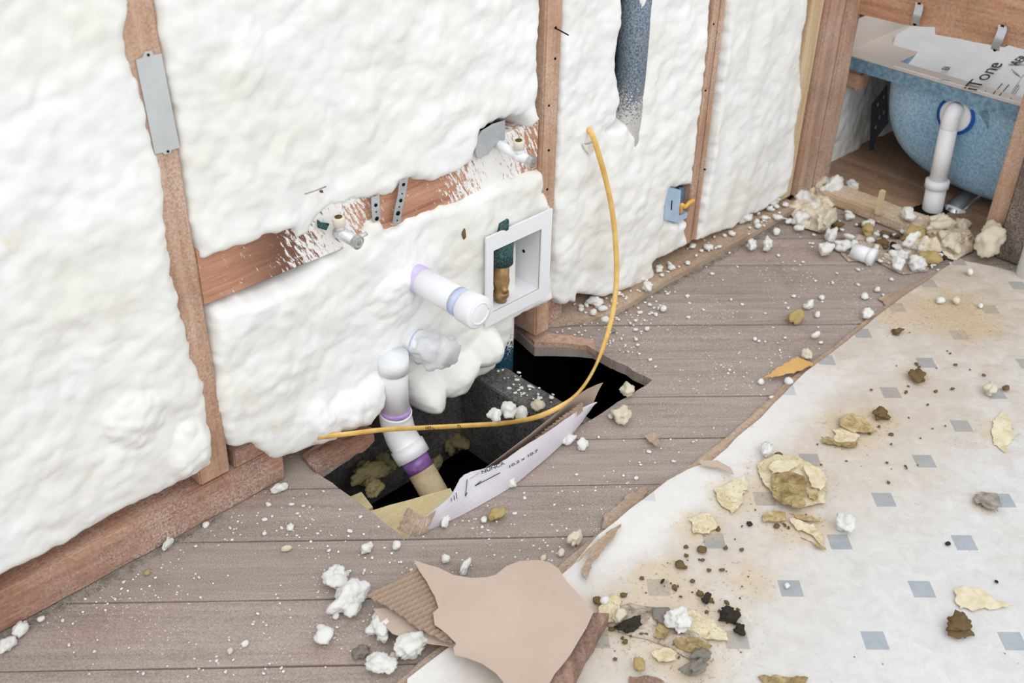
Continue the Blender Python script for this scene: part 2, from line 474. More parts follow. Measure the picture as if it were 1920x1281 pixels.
def tubsteel():
    N = NT('tub_steel', .42, .5)
    a = N.noise(N.co, 170, 3, .75); b = N.noise(N.co, 5, 3, .5)
    f = N.math('ADD', N.math('MULTIPLY', a, .7), N.math('MULTIPLY', b, .3))
    N.col(N.ramp(f, [(.35, srgb(104, 152, 184)), (.5, srgb(150, 190, 214)), (.66, srgb(200, 222, 236))]))
    return N.m
M['tub'] = tubsteel()
M['rimsteel'] = plain('tub_rim_steel', srgb(84, 124, 146), .4, .5, 0, srgb(136, 168, 186), 90)
M['enamel'] = plain('tub_enamel', srgb(214, 204, 196), .3, .5)
M['black'] = plain('black_steel', srgb(26, 32, 40), .6, .3)
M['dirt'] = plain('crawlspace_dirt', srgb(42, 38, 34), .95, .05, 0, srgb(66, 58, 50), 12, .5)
M['insul'] = plain('yellow_insulation_scrap', srgb(148, 134, 92), .95, .05, 0, srgb(196, 182, 136), 60, .8)
M['sheath'] = plain('old_sheathing', srgb(64, 52, 46), .9, .1, 0, srgb(96, 80, 70), 10)
M['plaster'] = plain('grey_wallboard', srgb(206, 198, 192), .8, .1, 0, srgb(214, 208, 202), 5)

# ------------------------------------------------------------------ setting: floor
ANG = math.radians(-42.2)
DB = Vector((math.cos(ANG), math.sin(ANG))); NB = Vector((-math.sin(ANG), math.cos(ANG)))
HOLE = [(.790, 1.251), (.797, 1.10), (.794, 1.020), (1.419, 1.026), (1.416, 1.176), (1.382, 1.218), (1.337, 1.262), (1.352, 1.33), (1.352, 1.45),
        (.93, 1.45), (.93, 1.285), (.885, 1.262), (.845, 1.256)]
HOLE = rough(HOLE, .02, .004, 3)
REGION = [(-.5, -.6), (3.6, -.6), (3.6, 1.42), (-.5, 1.42)]
def clip_halfplane(P, n, c):      # keep n.p >= c
    out = []
    for i in range(len(P)):
        a = Vector(P[i]); b = Vector(P[(i + 1) % len(P)])
        da = a.dot(n) - c; db = b.dot(n) - c
        if da >= 0: out.append(tuple(a))
        if (da >= 0) != (db >= 0): out.append(tuple(a.lerp(b, da / (da - db))))
    return out
FV = []; FF = []
def board_floor():
    k = -20
    for k in range(-16, 14):
        lo = 1.042 + .1238 * k + .0012; hi = 1.042 + .1238 * (k + 1) - .0017
        P = clip_halfplane(REGION, NB, lo)
        if len(P) < 3: continue
        P = clip_halfplane(P, -NB, -hi)
        if len(P) < 3: continue
        P = rough(P, .12, .0012, k * 3.3)
        zz = random.uniform(-.0012, .0006)
        o = sheet('tmp', P, 0, lambda x, y: zz, .022, None, holes=[HOLE])
        b = len(FV)
        FV.extend([v.co.copy() for v in o.data.vertices]); FF.extend([[i + b for i in p.vertices] for p in o.data.polygons])
        me = o.data; bpy.data.objects.remove(o); bpy.data.meshes.remove(me)
board_floor()
fl = mk('floor', FV, FF, M['floor']); tag(fl, 'weathered grey-brown diagonal floorboards with a sawn rectangular hole', 'floor', kind='structure')
# crawlspace under the hole
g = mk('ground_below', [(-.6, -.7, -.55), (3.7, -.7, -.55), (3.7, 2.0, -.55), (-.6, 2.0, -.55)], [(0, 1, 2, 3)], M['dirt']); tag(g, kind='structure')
# dark sheathing behind the foam
o = box('wall_back', (-.6, 1.40, .0), (3.6, 1.42, 1.4), M['sheath'], bev=0); tag(o, kind='structure')
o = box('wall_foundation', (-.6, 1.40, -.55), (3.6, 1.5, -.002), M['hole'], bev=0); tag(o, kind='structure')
for nm, a, b in (('crawl_wall_1', (-.6, -.72, -.55), (3.6, -.6, -.03)), ('crawl_wall_2', (-.7, -.7, -.55), (-.6, 1.5, -.03)), ('crawl_wall_3', (3.6, -.7, -.55), (3.7, 1.5, -.03))):
    tag(box(nm, a, b, M['hole'], bev=0), kind='structure')  # dark walls closing in the crawlspace below the floor

# ------------------------------------------------------------------ framing
def thing(o, label, cat, group=None): return tag(o, label, cat, group)
ZT = 1.15
s1 = empty('wall_stud', 'orange-brown wall stud left of the pipes, with a steel nail plate on it', 'wall stud')
box('timber', (.590, YW, .075), (.644, 1.36, ZT), M['stud'], s1, .003, .0012, 30)
s2 = empty('wall_stud', 'narrow orange-brown wall stud right above the recessed white valve box', 'wall stud')
box('timber', (1.340, YW - .004, .02), (1.380, 1.36, ZT), M['stud'], s2, .003, .0012, 30)
s3 = empty('wall_stud', 'brown wall stud with a long split, beside the blue outlet box', 'wall stud')
box('timber', (1.822, YW, .045), (1.846, 1.36, ZT), M['stud'], s3, .002, .001, 30)
box('timber', (1.849, YW + .003, .045), (1.870, 1.36, ZT), M['stud'], s3, .002, .001, 30)
# nail holes and a bent nail
def disc(name, c, n, r, mat, parent, depth=.002, seg=14):
    c = Vector(c); n = Vector(n).normalized()
    return tube(name, [c - n * depth, c + n * .0008], r, mat, parent, seg)
for u, v in ((1042, 52), (1041, 110), (1029, 198), (1029, 282), (1026, 355)):
    disc('nail_hole', PW(u, v, YW - .0045), (0, -1, 0), .0022, M['hole'], s2)
tube('bent_nail', [PW(1040, 52, YW - .004), PW(1066, 66, YW - .03)], .0012, M['hole'], s2, 8)
for u, v in ((1323, 170), (1322, 318), (1338, 45)):
    disc('nail_hole', PW(u, v, YW - .0005), (0, -1, 0), .002, M['hole'], s3)
# nail plate
np_ = empty('nail_plate', 'grey steel nail plate fixed to the left wall stud', 'nail plate')
def wall_poly(name, pix, y, th, mat, parent, world=False):
    P = [(PW(u, v, y).x, PW(u, v, y).z) for u, v in pix]
    if sum(a[0] * b[1] - b[0] * a[1] for a, b in zip(P, P[1:] + P[:1])) < 0: P = P[::-1]
    return sheet(name, P, 0, lambda x, z: y, -th, mat, parent, to3=lambda x, z, d: (x, d, z))
wall_poly('plate', [(255, 113), (268, 108), (272, 97), (284, 95), (288, 103), (303, 101), (320, 190), (337, 277), (322, 281), (320, 287), (309, 290), (305, 286), (291, 289), (273, 200)], YW - .003, .0015, M['galvp'], np_)
disc('nail_hole', PW(278, 103, YW - .0032), (0, -1, 0), .0018, M['hole'], np_)
disc('nail_hole', PW(315, 284, YW - .0032), (0, -1, 0), .0018, M['hole'], np_)
# blocking board between studs one and two (with foam overspray)
bl = empty('blocking_board', 'brown horizontal blocking board set between two studs, dusted with white overspray', 'blocking board')
def block_mat():
    N = NT('sprayed_blocking', .75, .2)
    v = N.mapping((0, 0, 0), (3, 40, 40))
    g1 = N.noise(v, 1.2, 4, .55, .7); g2 = N.noise(v, 5, 4, .6)
    g = N.math('ADD', N.math('MULTIPLY', g1, .6), N.math('MULTIPLY', g2, .4))
    c = N.ramp(g, [(.3, srgb(146, 100, 78)), (.5, srgb(184, 136, 110)), (.7, srgb(208, 164, 138))])
    s = N.sep(N.co); x = s[0]
    # overspray is heavy around the two stop valves
    def bumpx(c0, hw): return N.math('SUBTRACT', 1.0, N.math('DIVIDE', N.math('ABSOLUTE', N.math('SUBTRACT', x, c0)), hw), clamp=True)
    dk = bumpx(.80, .11)
    c = N.mix(N.math('MULTIPLY', N.math('MULTIPLY', dk, 1.2, clamp=True), .75), c, srgb(84, 58, 52))
    f = N.math('MAXIMUM', N.math('MULTIPLY', bumpx(.875, .12), .8), N.math('MULTIPLY', bumpx(1.225, .16), .85))
    f = N.math('ADD', f, .12)
    st = N.noise(N.mapping((0, .5, 0), (120, 30, 26)), 1.6, 5, .75, .4)
    sp = N.step(N.math('ADD', N.math('MULTIPLY', f, .33), st), .66, .72)
    c = N.mix(sp, c, srgb(240, 238, 234)); N.col(c); N.bump(g2, .3, .0015); return N.m
box('board', (.645, YW + .004, .386), (1.339, YW + .045, .478), block_mat(), bl, .002, .001, 20)
# bottom plate, left
bp = empty('bottom_plate', 'long reddish-brown timber bottom plate running along the floor at lower left', 'bottom plate')
box('timber', (-.3, YW, .001), (.742, 1.385, .072), M['plate'], bp, .003, .0015, 40)
sc_ = thing(box('scrap_block', (.655, YW + .003, .073), (.735, 1.36, .108), M['plate'], None, .002, .002, 4), 'short sooty wood offcut nailed on the end of the bottom plate', 'wood block')
fp = thing(sheet('floor_plate', rough([PF(1140, 601).xy[:], PF(1300, 508).xy[:], PF(1466, 415).xy[:], (2.25, 1.235), (2.25, 1.38), (1.39, 1.38), (1.39, 1.30), (1.45, 1.262)], .03, .003, 2), .03,
                 lambda x, y: .014 + .003 * noise.noise(Vector((x * 7, y * 20, 0))), .0135, M['underlay']), 'thin weathered board lying along the wall foot below the blue outlet box', 'board')
# corner post: two timbers and one pale strip
cp = empty('corner_post', 'wide scuffed brown corner post beside the bathtub alcove', 'post')
box('timber', (2.262, 1.262, .02), (2.335, 1.375, ZT), M['post'], cp, .004, .0015, 24)
box('timber', (2.337, 1.256, .02), (2.402, 1.375, ZT), M['post'], cp, .004, .0015, 24)
box('pale_strip', (2.205, 1.276, .02), (2.260, 1.37, ZT), M['pale'], cp, .002, .001, 10)
# ------------------------------------------------------------------ spray foam
def sdf(P, X, Z):
    P = np.array(P); d = np.full(X.shape, 1e9); ins = np.zeros(X.shape, bool)
    n = len(P)
    for i in range(n):
        a = P[i]; b = P[(i + 1) % n]; e = b - a
        wx = X - a[0]; wz = Z - a[1]
        t = np.clip((wx * e[0] + wz * e[1]) / max(e @ e, 1e-12), 0, 1)
        d = np.minimum(d, np.hypot(wx - e[0] * t, wz - e[1] * t))
        c = ((a[1] > Z) != (b[1] > Z))
        with np.errstate(divide='ignore', invalid='ignore'):
            xi = (b[0] - a[0]) * (Z - a[1]) / (b[1] - a[1]) + a[0]
        ins ^= c & (X < xi)
    return np.where(ins, d, -d)
def wpts(L):
    out = []
    for q in L:
        if q[0] == 'w': out.append((q[1], q[2]))
        else:
            p = PW(q[0], q[1]); out.append((p.x, p.z))
    return out
def foam(name, poly, H, label, cut=None, bumps=(), step=.0042, edge=.02, seed=0.0, amp=1.0, jag=.004, vert=0.0, group=None, off=0.0):
    P = np.array(wpts(poly))
    x0, z0 = P.min(0) - .03; x1, z1 = P.max(0) + .03
    nx = int((x1 - x0) / step) + 1; nz = int((z1 - z0) / step) + 1
    xs = x0 + np.arange(nx) * step; zs = z0 + np.arange(nz) * step
    X, Z = np.meshgrid(xs, zs)
    D = sdf(P, X, Z)
    if cut:
        for cpoly in cut:
            Dc = -sdf(wpts(cpoly), X, Z); D = np.minimum(D, np.where(Dc < -.007, -1, Dc))
    V = []; idx = -np.ones((nz, nx), int)
    bl_ = [(PW(u, v), r, h) for u, v, r, h in bumps]
    for j in range(nz):
        for i in range(nx):
            d = D[j, i]
            if d < -.022: continue
            x = X[j, i]; z = Z[j, i]
            q = Vector((x, z, seed))
            d += noise.noise(q * 55) * jag + noise.noise(q * 18) * jag
            wv = noise.noise_vector(q * 9) * .025
            qq = q + wv
            b1 = noise.voronoi(qq * 13)[0][0]; b2 = noise.voronoi(qq * 34)[0][0]; b3 = noise.voronoi(qq * 75)[0][0]
            h = H + .8 * amp * (.010 * (.5 - b1) + .0045 * (.5 - b2) + .0020 * (.5 - b3) + .013 * noise.noise(q * Vector((6, 3, 1))) + .006 * noise.noise(q * 16) + .003 * noise.noise(q * 40))
            if vert: h += vert * noise.noise(Vector((x * 22, z * 4, seed)))
            for (pc, r, hh) in bl_:
                t = 1 - ((x + wv.x * 1.1 - pc.x) ** 2 + (z + wv.z * 1.1 - pc.z) ** 2) / (r * r)
                if t > 0: h = max(h, H + hh * t ** .7 + .008 * (.5 - b2) + .008 * (.5 - b1) + .004 * (.5 - b3))
            e = edge
            if d >= e: f = 1
            elif d >= 0: f = math.sqrt(1 - (1 - d / e) ** 2)
            else: f = 0
            y = YW + off - (h * f - (1 - f) * .004)
            if d < 0: y += min(-d * 4.5, .075)
            idx[j, i] = len(V); V.append((x + noise.noise(q * 70) * .0015, y, z + noise.noise(q * 70 + Vector((9, 9, 9))) * .0015))
    F = []
    for j in range(nz - 1):
        for i in range(nx - 1):
            a, b, c, d_ = idx[j, i], idx[j, i + 1], idx[j + 1, i + 1], idx[j + 1, i]
            if min(a, b, c, d_) >= 0: F.append((a, b, c, d_))
    o = mk('spray_foam', V, F, M['foam'], None, True)
    return tag(o, label, 'spray foam insulation', group)
foam('f1', [('w', .575, 1.15), (240, 0), (236, 72), (247, 120), (267, 180), (277, 230), (290, 287), (300, 300), (306, 400), (318, 500), (345, 620), (378, 720), (392, 800), (397, 868), (370, 884), (330, 908), (240, 950), (180, 985), (80, 1040), (0, 1080), ('w', .1, .09), ('w', -.25, .09), ('w', -.25, 1.15)],
     .010, 'tall panel of white spray foam filling the far left of the wall', seed=1.0, bumps=[(350, 840, .05, .02), (240, 780, .05, .015)])
foam('f2', [('w', .66, 1.15), (292, 0), (306, 95), (340, 280), (362, 420), (377, 490), (400, 480), (430, 468), (480, 448), (545, 428), (556, 446), (580, 440), (596, 405), (612, 392), (640, 383), (660, 372), (690, 372), (735, 365), (745, 345), (765, 333), (790, 340), (830, 333), (850, 322), (882, 300), (890, 268), (893, 245), (940, 222), (975, 216), (990, 240), (1003, 230), (1010, 222), (1004, 200), (1007, 150), (1004, 100), (1013, 40), (1012, 0), ('w', 1.322, 1.15)],
     .009, 'wide white spray foam panel above the brown blocking board', seed=2.0, vert=.006)
foam('f3', [(397, 586), (450, 562), (560, 524), (600, 500), (640, 478), (655, 460), (680, 445), (690, 418), (712, 412), (720, 428), (745, 428), (790, 400), (860, 378), (920, 352), (990, 325), (1018, 318), (1028, 400), (1034, 560), (960, 596), (962, 610), (948, 650), (925, 690), (905, 703), (880, 710), (882, 724), (868, 716), (845, 740), (815, 762), (785, 768), (768, 752), (762, 700), (712, 715), (708, 770), (690, 790), (655, 797), (615, 820), (560, 850), (510, 862), (498, 850), (470, 832), (432, 838), (420, 820), (408, 740), (402, 660)],
     .011, 'white spray foam panel around the drain stubs below the blocking board', seed=3.0, edge=.018,
     bumps=[(895, 650, .045, .05), (850, 690, .04, .045), (800, 730, .045, .04), (680, 745, .045, .028), (650, 760, .04, .028), (600, 790, .04, .02), (740, 560, .06, .012)], cut=[[(916, 462), (1024, 412), (1024, 549), (924, 588)]])
foam('f4', [('w', 1.392, 1.15), (1052, 0), (1049, 200), (1040, 390), (1038, 560), (1050, 572), (1078, 566), (1082, 548), (1120, 556), (1150, 548), (1190, 540), (1228, 524), (1220, 492), (1250, 478), (1288, 457), (1284, 430), (1292, 380), (1305, 250), (1318, 150), (1330, 0), ('w', 1.81, 1.15)],
     .007, 'white spray foam panel behind the hanging yellow cable', seed=4.0, vert=.008, edge=.018,
     cut=[[(1162, -60), (1163, 40), (1158, 90), (1153, 130), (1161, 190), (1156, 225), (1136, 246), (1144, 250), (1160, 240), (1172, 232), (1192, 262), (1194, 240), (1191, 180), (1199, 60), (1203, -60)],
          [(1094, 271), (1112, 270), (1116, 280), (1105, 288)], [(1252, 352), (1300, 345), (1296, 410), (1270, 420), (1250, 414)]])
foam('f5', [('w', 1.884, 1.15), (1366, 0), (1348, 200), (1332, 320), (1309, 440), (1306, 452), (1340, 440), (1375, 425), (1400, 405), (1430, 395), (1474, 362), (1478, 345), (1488, 290), (1490, 230), (1500, 180), (1500, 110), (1506, 60), (1514, 0), ('w', 2.21, 1.15)],
     .005, 'flat white spray foam panel between the split stud and the corner post', seed=5.0, vert=.007, edge=.015, amp=.7)
foam('f6', [('w', 2.42, 0.0), ('w', 2.42, .32), ('w', 3.3, .32), ('w', 3.3, 0.0)],
     .0, 'spray foam seen behind the bathtub in the alcove', seed=6.0, edge=.02, amp=1.2, off=.055)

# ------------------------------------------------------------------ chunk builder
def chunk_mesh(seed, flat=.6, lump=.35, sub=2, fine=.12):
    bm = bmesh.new(); bmesh.ops.create_icosphere(bm, subdivisions=sub, radius=1)
    o_ = Vector((seed * 3.17, seed * 1.3, seed * 7.7))
    for v in bm.verts:
        c = v.co.copy()
        f = 1.1 + lump * 1.3 * noise.noise(c * 1.2 + o_) + lump * .9 * (.5 - noise.voronoi(c * 1.9 + o_)[0][0]) + fine * 2.2 * (.5 - noise.voronoi(c * 4.2 + o_)[0][0])
        v.co = c * max(f, .25); v.co.z *= flat
    mz = min(v.co.z for v in bm.verts); 
    for v in bm.verts: v.co.z -= mz
    me = bpy.data.meshes.new('chunk'); bm.to_mesh(me); bm.free()
    for p in me.polygons: p.use_smooth = True
    return me
# ------------------------------------------------------------------ pipes on the wall
vp = empty('vent_pipe', 'dark grey fuzzy vent pipe rising inside the foam to the top edge', 'pipe')
def pwc(u, v, y): return PW(u, v, y)
y_ = YW + .026
xv = (PW(1183, 60, y_).x + PW(1180, 200, y_).x) / 2
tube('pipe', [(xv, y_, .30), (xv, y_, ZT)], .031, M['lagging'], vp, 32)
ob = thing(wall_poly('pipe_wrap_scrap', [(1093, 270), (1102, 273), (1116, 270), (1118, 280), (1106, 290), (1098, 281)], YW - .012, .004, M['lagging'], None), 'small dark scrap of pipe wrap poking out of the foam beside the cable', 'scrap')

# long drain stub with end cap
zc = PW(765, 520).z
xa = PW(772, 524).x
st = empty('drain_stub', 'long white drain stub sticking out of the foam, ending in a round cap', 'pipe')
yend = PF(900, 588, zc).y
xe = PF(900, 588, zc).x
def lerp(a, b, t): return Vector(a).lerp(Vector(b), t)
A = Vector((xa, YW + .01, zc)); B = Vector((xe, yend, zc))
tube('pipe', [A, lerp(A, B, .86)], .0245, M['pvc'], st, 32)
tube('primer_ring', [lerp(A, B, .0), lerp(A, B, .23)], .0250, M['primer_l'], st, 32)
tube('primer_ring', [lerp(A, B, .70), lerp(A, B, .80)], .0252, M['primer_b'], st, 32)
tube('end_cap', [lerp(A, B, .80), lerp(A, B, .82), lerp(A, B, .985), lerp(A, B, 1.0), lerp(A, B, 1.0)], [.0262, .0285, .0290, .0262, .001], M['pvc'], st, 36)
tube('cap_rim', [lerp(A, B, 1.0) + Vector((.019 * math.cos(t), 0, .019 * math.sin(t))) for t in [i * math.pi / 12 for i in range(25)]], .0014, M['pvc'], st, 8)
# short stub wrapped in film
sb = empty('drain_stub', 'short white drain stub wrapped in clear film, below the long capped one', 'pipe')
zb = PW(768, 640).z
A = Vector((PW(765, 638).x, YW + .01, zb)); e_ = PF(812, 655, zb); B = Vector((e_.x, e_.y, zb))
tube('pipe', [A, B], .026, M['pvc'], sb, 32)
tube('primer_ring', [lerp(A, B, .42), lerp(A, B, .47)], .0268, M['primer_b'], sb, 32)
V = []; F = []
nn = 28; mm = 10
for j in range(mm):
    t = j / (mm - 1)
    for k in range(nn):
        a = 2 * math.pi * k / nn
        p = lerp(A, B, .6 + .95 * t); r = .029 + .004 * t + .012 * noise.noise(Vector((math.cos(a) * 2, math.sin(a) * 2, t * 4))) - .014 * max(0, t - .6)
        V.append(p + Vector((r * math.cos(a), 0, r * math.sin(a))))
for j in range(mm - 1):
    for k in range(nn): F.append((j * nn + k, j * nn + (k + 1) % nn, (j + 1) * nn + (k + 1) % nn, (j + 1) * nn + k))
F.append(tuple((mm - 1) * nn + k for k in range(nn)))
mk('film_wrap', V, F, M['film'], sb, True)
# vertical drain
dp = empty('drain_pipe', 'white vertical drain pipe dropping from the foam and bending into the floor hole', 'pipe')
yd = YW - .022
def pz(u, v, y=yd): return PW(u, v, y)
P0 = pz(738, 680); P1 = pz(741, 772); xm = (P0.x + P1.x) / 2
tube('pipe', [(xm, yd, P0.z + .02), (xm, yd, P1.z + .004)], .0245, M['pvc'], dp, 32)
tube('collar', [(xm, yd, pz(738, 692).z - .003), (xm, yd, pz(738, 692).z + .03)], .0275, M['pvc'], dp, 32)
tube('primer_ring', [(xm, yd, P1.z - .002), (xm, yd, P1.z + .007)], .0272, M['primer'], dp, 32)
C0 = Vector((xm, yd, P1.z)); C1 = Vector((xm, yd, P1.z - .018))
dirn = Vector((.06, -.66, -.75)).normalized()
C2 = C1 + Vector((.0, -.012, -.030)); C3 = C2 + dirn * .022
tube('elbow', smoothline([C0, C1, C2, C3], 6), .0295, M['pvc'], dp, 32)
tube('elbow_socket', [C3 - dirn * .002, C3 + dirn * .024], .0325, M['pvc'], dp, 32)
tube('primer_ring', [C3 + dirn * .024, C3 + dirn * .05], .0262, M['primer_d'], dp, 32)
tube('lower_pipe', [C3, C3 + dirn * .24], .0255, M['pvc_dirty'], dp, 32)

# teal wrapped pipe under the valve box
xt = PW(950, 640, YW + .0).x
tl = empty('water_pipe', 'dark teal wrapped pipe with white overspray, running down under the valve box', 'pipe')
tube('pipe_wrap', [(xt + .012, YW + .035, .24), (xt + .012, YW + .035, -.30)], .030, M['lag_teal'], tl, 28)

# recessed valve box
vb = empty('valve_box', 'square white recessed valve box set in the foam', 'valve box')
yb = YW - .026
def frame_poly(name, outer, inner, y, th, mat, parent):
    O = [(PW(u, v, y).x, PW(u, v, y).z) for u, v in outer]; I = [(PW(u, v, y).x, PW(u, v, y).z) for u, v in inner]
    return sheet(name, O, 0, lambda x, z: y, -th, mat, parent, holes=[I], to3=lambda x, z, d: (x, d, z))
bx0 = PW(912, 520, yb).x; bx1 = PW(1033, 470, yb).x
bz1 = PW(1033, 393, yb).z; bz0 = PW(1033, 552, yb).z
ix0 = PW(925, 520, yb).x; ix1 = PW(1014, 480, yb).x; iz1 = PW(1014, 430, yb).z; iz0 = PW(1014, 542, yb).z
V = []; O = [(bx0, bz0), (bx1, bz0), (bx1, bz1), (bx0, bz1)]; I = [(ix0, iz0), (ix1, iz0), (ix1, iz1), (ix0, iz1)]
sheet('flange', O, 0, lambda x, z: yb, -.004, M['plastic'], vb, holes=[I], to3=lambda x, z, d: (x, d, z))
dpth = yb + .085
for nm, a, b in (('box_side', (ix0 - .002, yb + .003, iz0), (ix0, dpth, iz1)), ('box_side', (ix1, yb + .003, iz0), (ix1 + .002, dpth, iz1)),
                 ('box_bottom', (ix0 - .002, yb + .003, iz0 - .002), (ix1 + .002, dpth, iz0)), ('box_top', (ix0 - .002, yb + .003, iz1), (ix1 + .002, dpth, iz1 + .002)),
                 ('box_back', (ix0 - .002, dpth, iz0 - .002), (ix1 + .002, dpth + .002, iz1 + .002))):
    box(nm, a, b, M['plastic'], vb, 0)
disc('screw_hole', (ix1, yb + .045, (iz0 + iz1) / 2 + .0), (-1, 0, 0), .0035, M['hole'], vb, .001)
bv = empty('ball_valve', 'brass stop valve with a green foam sleeve inside the white box', 'valve')
vx = ix0 + .040; vy = yb + .020
tube('pipe_sleeve', [(vx, vy, iz1 - .048), (vx, vy, iz1 - .002)], .0215, M['lag_green'], bv, 24)
tube('valve_body', [(vx, vy, iz0 + .001), (vx, vy, iz0 + .012), (vx, vy, iz0 + .013), (vx, vy, iz0 + .022), (vx, vy, iz0 + .024), (vx, vy, iz0 + .045), (vx, vy, iz0 + .047), (vx, vy, iz0 + .055), (vx, vy, iz1 - .045)],
     [.011, .011, .015, .015, .012, .016, .016, .0145, .0145], M['brass'], bv, 20)
tube('valve_stem', [(vx, vy, iz0 + .036), (vx - .012, vy - .022, iz0 + .036)], .006, M['brass'], bv, 14)
thing(tube('pipe_sleeve', [PW(935, 440, YW - .012), PW(944, 424, YW - .018), PW(952, 412, YW - .016)], [.007, .011, .003], M['lag_green'], None, 14), 'stub of green pipe sleeve showing just above the valve box', 'pipe sleeve')

# stop valves
def stop_valve(label, pb, pj, arm=None, body=.0098, out=.026, blen=.030, bodymat=None):
    t = empty('stop_valve', label, 'valve')
    bodymat = bodymat or M['chromel']
    d = Vector((.12, -1, -.10)).normalized()
    tube('supply_stub', [pb, pj], [.0088, .0088], M['pvc'], t, 18)
    tube('valve_body', [pj - d * .010, pj + d * .004, pj + d * .005, pj + d * blen], [.0105, .0105, body, body], bodymat, t, 20)
    e = pj + d * blen
    tube('knob', [e - d * .001, e + d * .007, e + d * .0075], [.0112, .0112, .008], M['chrome'], t, 12, smooth=False)
    disc('knob_screw', e + d * .0076, d, .0035, M['chunk_g'], t, .0004)
    o1 = pj + Vector((-.002, 0, .004)); o2 = o1 + Vector((-.002, 0, out))
    tube('outlet', [o1, o1.lerp(o2, .45)], .0070, bodymat, t, 16)
    tube('outlet_nut', [o1.lerp(o2, .42), o1.lerp(o2, .45), o2.lerp(o1, .06), o2], [.0085, .0098, .0098, .009], M['nut'], t, 18)
    disc('outlet_bore', o2, (o2 - o1), .0060, M['bore'], t, .0002)
    if arm:
        tube('lever', [e - d * .004, e + arm * .5 - d * .002, e + arm], [.0045, .0034, .0034], M['chromel'], t, 12)
    return t
M['chromel'] = plain('pale_chrome', srgb(206, 205, 208), .3, .5, .45, srgb(226, 226, 228), 40)
M['nut'] = plain('cream_nut', srgb(222, 214, 196), .5, .4)
M['bore'] = plain('brown_bore', srgb(92, 78, 44), .8, .1)
q0 = PW(630, 428, YW + .01); q1 = PW(641, 438, YW - .022)
stop_valve('small chrome stop valve with a lever at the left part of the blocking board', q0, q1, Vector((.022, 0, .006)))
q0 = PW(930, 268, YW - .002); q1 = PW(975, 293, YW - .045)
stop_valve('stop valve on a white plastic supply stub near the top right of the blocking board', q0, q1, None, .0085, .026, .022, M['pvc'])
thing(wall_poly('pipe_sleeve', [(597, 413), (603, 418), (618, 420), (612, 432), (598, 428)], YW - .004, .004, M['lag_green'], None), 'tiny dark green scrap at the foam edge left of the lever stop valve', 'scrap')
# grey escutcheon behind it
thing(wall_poly('pipe_escutcheon', [(893, 262), (905, 245), (925, 233), (947, 226), (947, 262), (930, 270), (915, 290), (896, 298), (892, 285)], YW - .010, .002, M['galv'], None), 'bent grey steel plate behind the plastic supply stub', 'steel plate')
# perforated straps
def strap(name, path, w_, label, holes, parent=None, mat=M['galv'], wv=Vector((1, 0, 0)), nrm=Vector((0, -1, 0)), group=None):
    t = empty(name, label, 'strap', group)
    P = smoothline(path, 6); V = []; F = []
    for p in P:
        for s_, q in ((-1, 0), (1, 0), (1, 1), (-1, 1)):
            V.append(p + wv * (w_ / 2 * s_) + nrm * (.0012 * (1 - q)))
    for i in range(len(P) - 1):
        for k in range(4): F.append((i * 4 + k, i * 4 + (k + 1) % 4, (i + 1) * 4 + (k + 1) % 4, (i + 1) * 4 + k))
    F += [(3, 2, 1, 0), tuple(len(V) - 4 + k for k in range(4))]
    mk('band', V, F, mat, t)
    L = len(P) - 1
    for h, r in holes:
        f = h * L; i = min(int(f), L - 1); p = P[i].lerp(P[i + 1], f - i)
        disc('punched_hole', p + nrm * .0013, nrm, r, M['hole'], t, .0002, 12)
    return t
ys = YW - .005
strap('hanger_strap', [PW(703, 368, ys), PW(704, 392, ys - .002), PW(706, 414, ys)], .016, 'short perforated steel strap hanging over the blocking board, left of two', [(.35, .003), (.6, .0012), (.86, .0036)])
strap('hanger_strap', [PW(757, 336, ys - .006), PW(752, 368, ys - .003), PW(746, 395, ys - .002), PW(743, 420, ys)], .017, 'long bent perforated steel strap hanging over the blocking board, right of two', [(.12, .003), (.28, .0012), (.42, .0032), (.57, .0012), (.72, .004), (.88, .0012)])
# outlet box
ob = empty('outlet_box', 'light blue plastic outlet box low on the wall, left of the split stud', 'outlet box')
ybx = YW - .012
a0 = PW(1249, 416, ybx); a1 = PW(1290, 352, ybx)
wall_poly('box_face', [(1256, 352), (1277, 357), (1272, 418), (1246, 412), (1247, 375)], ybx, .018, M['blue_box'], ob)
wall_poly('box_back', [(1274, 352), (1300, 350), (1294, 410), (1272, 416)], ybx + .030, .004, M['blue_in'], ob)
wall_poly('box_rim', [(1272, 405), (1290, 398), (1288, 408), (1272, 418)], ybx + .004, .02, M['blue_box'], ob)
wall_poly('box_slot', [(1259, 376), (1261, 376), (1260, 394), (1258, 394)], ybx - .0005, .001, M['hole'], ob)
tube('cable_tail', smoothline([PW(1276, 398, ybx + .006), PW(1278, 384, ybx - .002), PW(1284, 388, ybx - .002), PW(1292, 380, ybx + .002), PW(1300, 376, ybx + .005)]), .0045, M['cable_o'], ob, 10)

# hanging yellow cable
yc = [(1103, 240, .008), (1112, 258, .022), (1121, 285, .03), (1134, 330, .036), (1146, 385, .045), (1153, 440, .055), (1156, 500, .07), (1154, 550, .085), (1145, 605, .11), (1124, 670, .15), (1096, 722, .205), (1062, 755, .25), (1010, 781, .235), (950, 793, .17), (880, 798, .12), (800, 802, .085), (720, 806, .065), (660, 813, .045), (596, 820, .022)]
cb = empty('electrical_cable', 'thin yellow electrical cable looping from the foam down across the floor hole', 'cable')
cpts = smoothline([PW(u, v, YW - d) for u, v, d in yc], 7)
tube('jacket', cpts, .0052, M['cable'], cb, 12, flat=(Vector((.7, .7, 0)), .6))

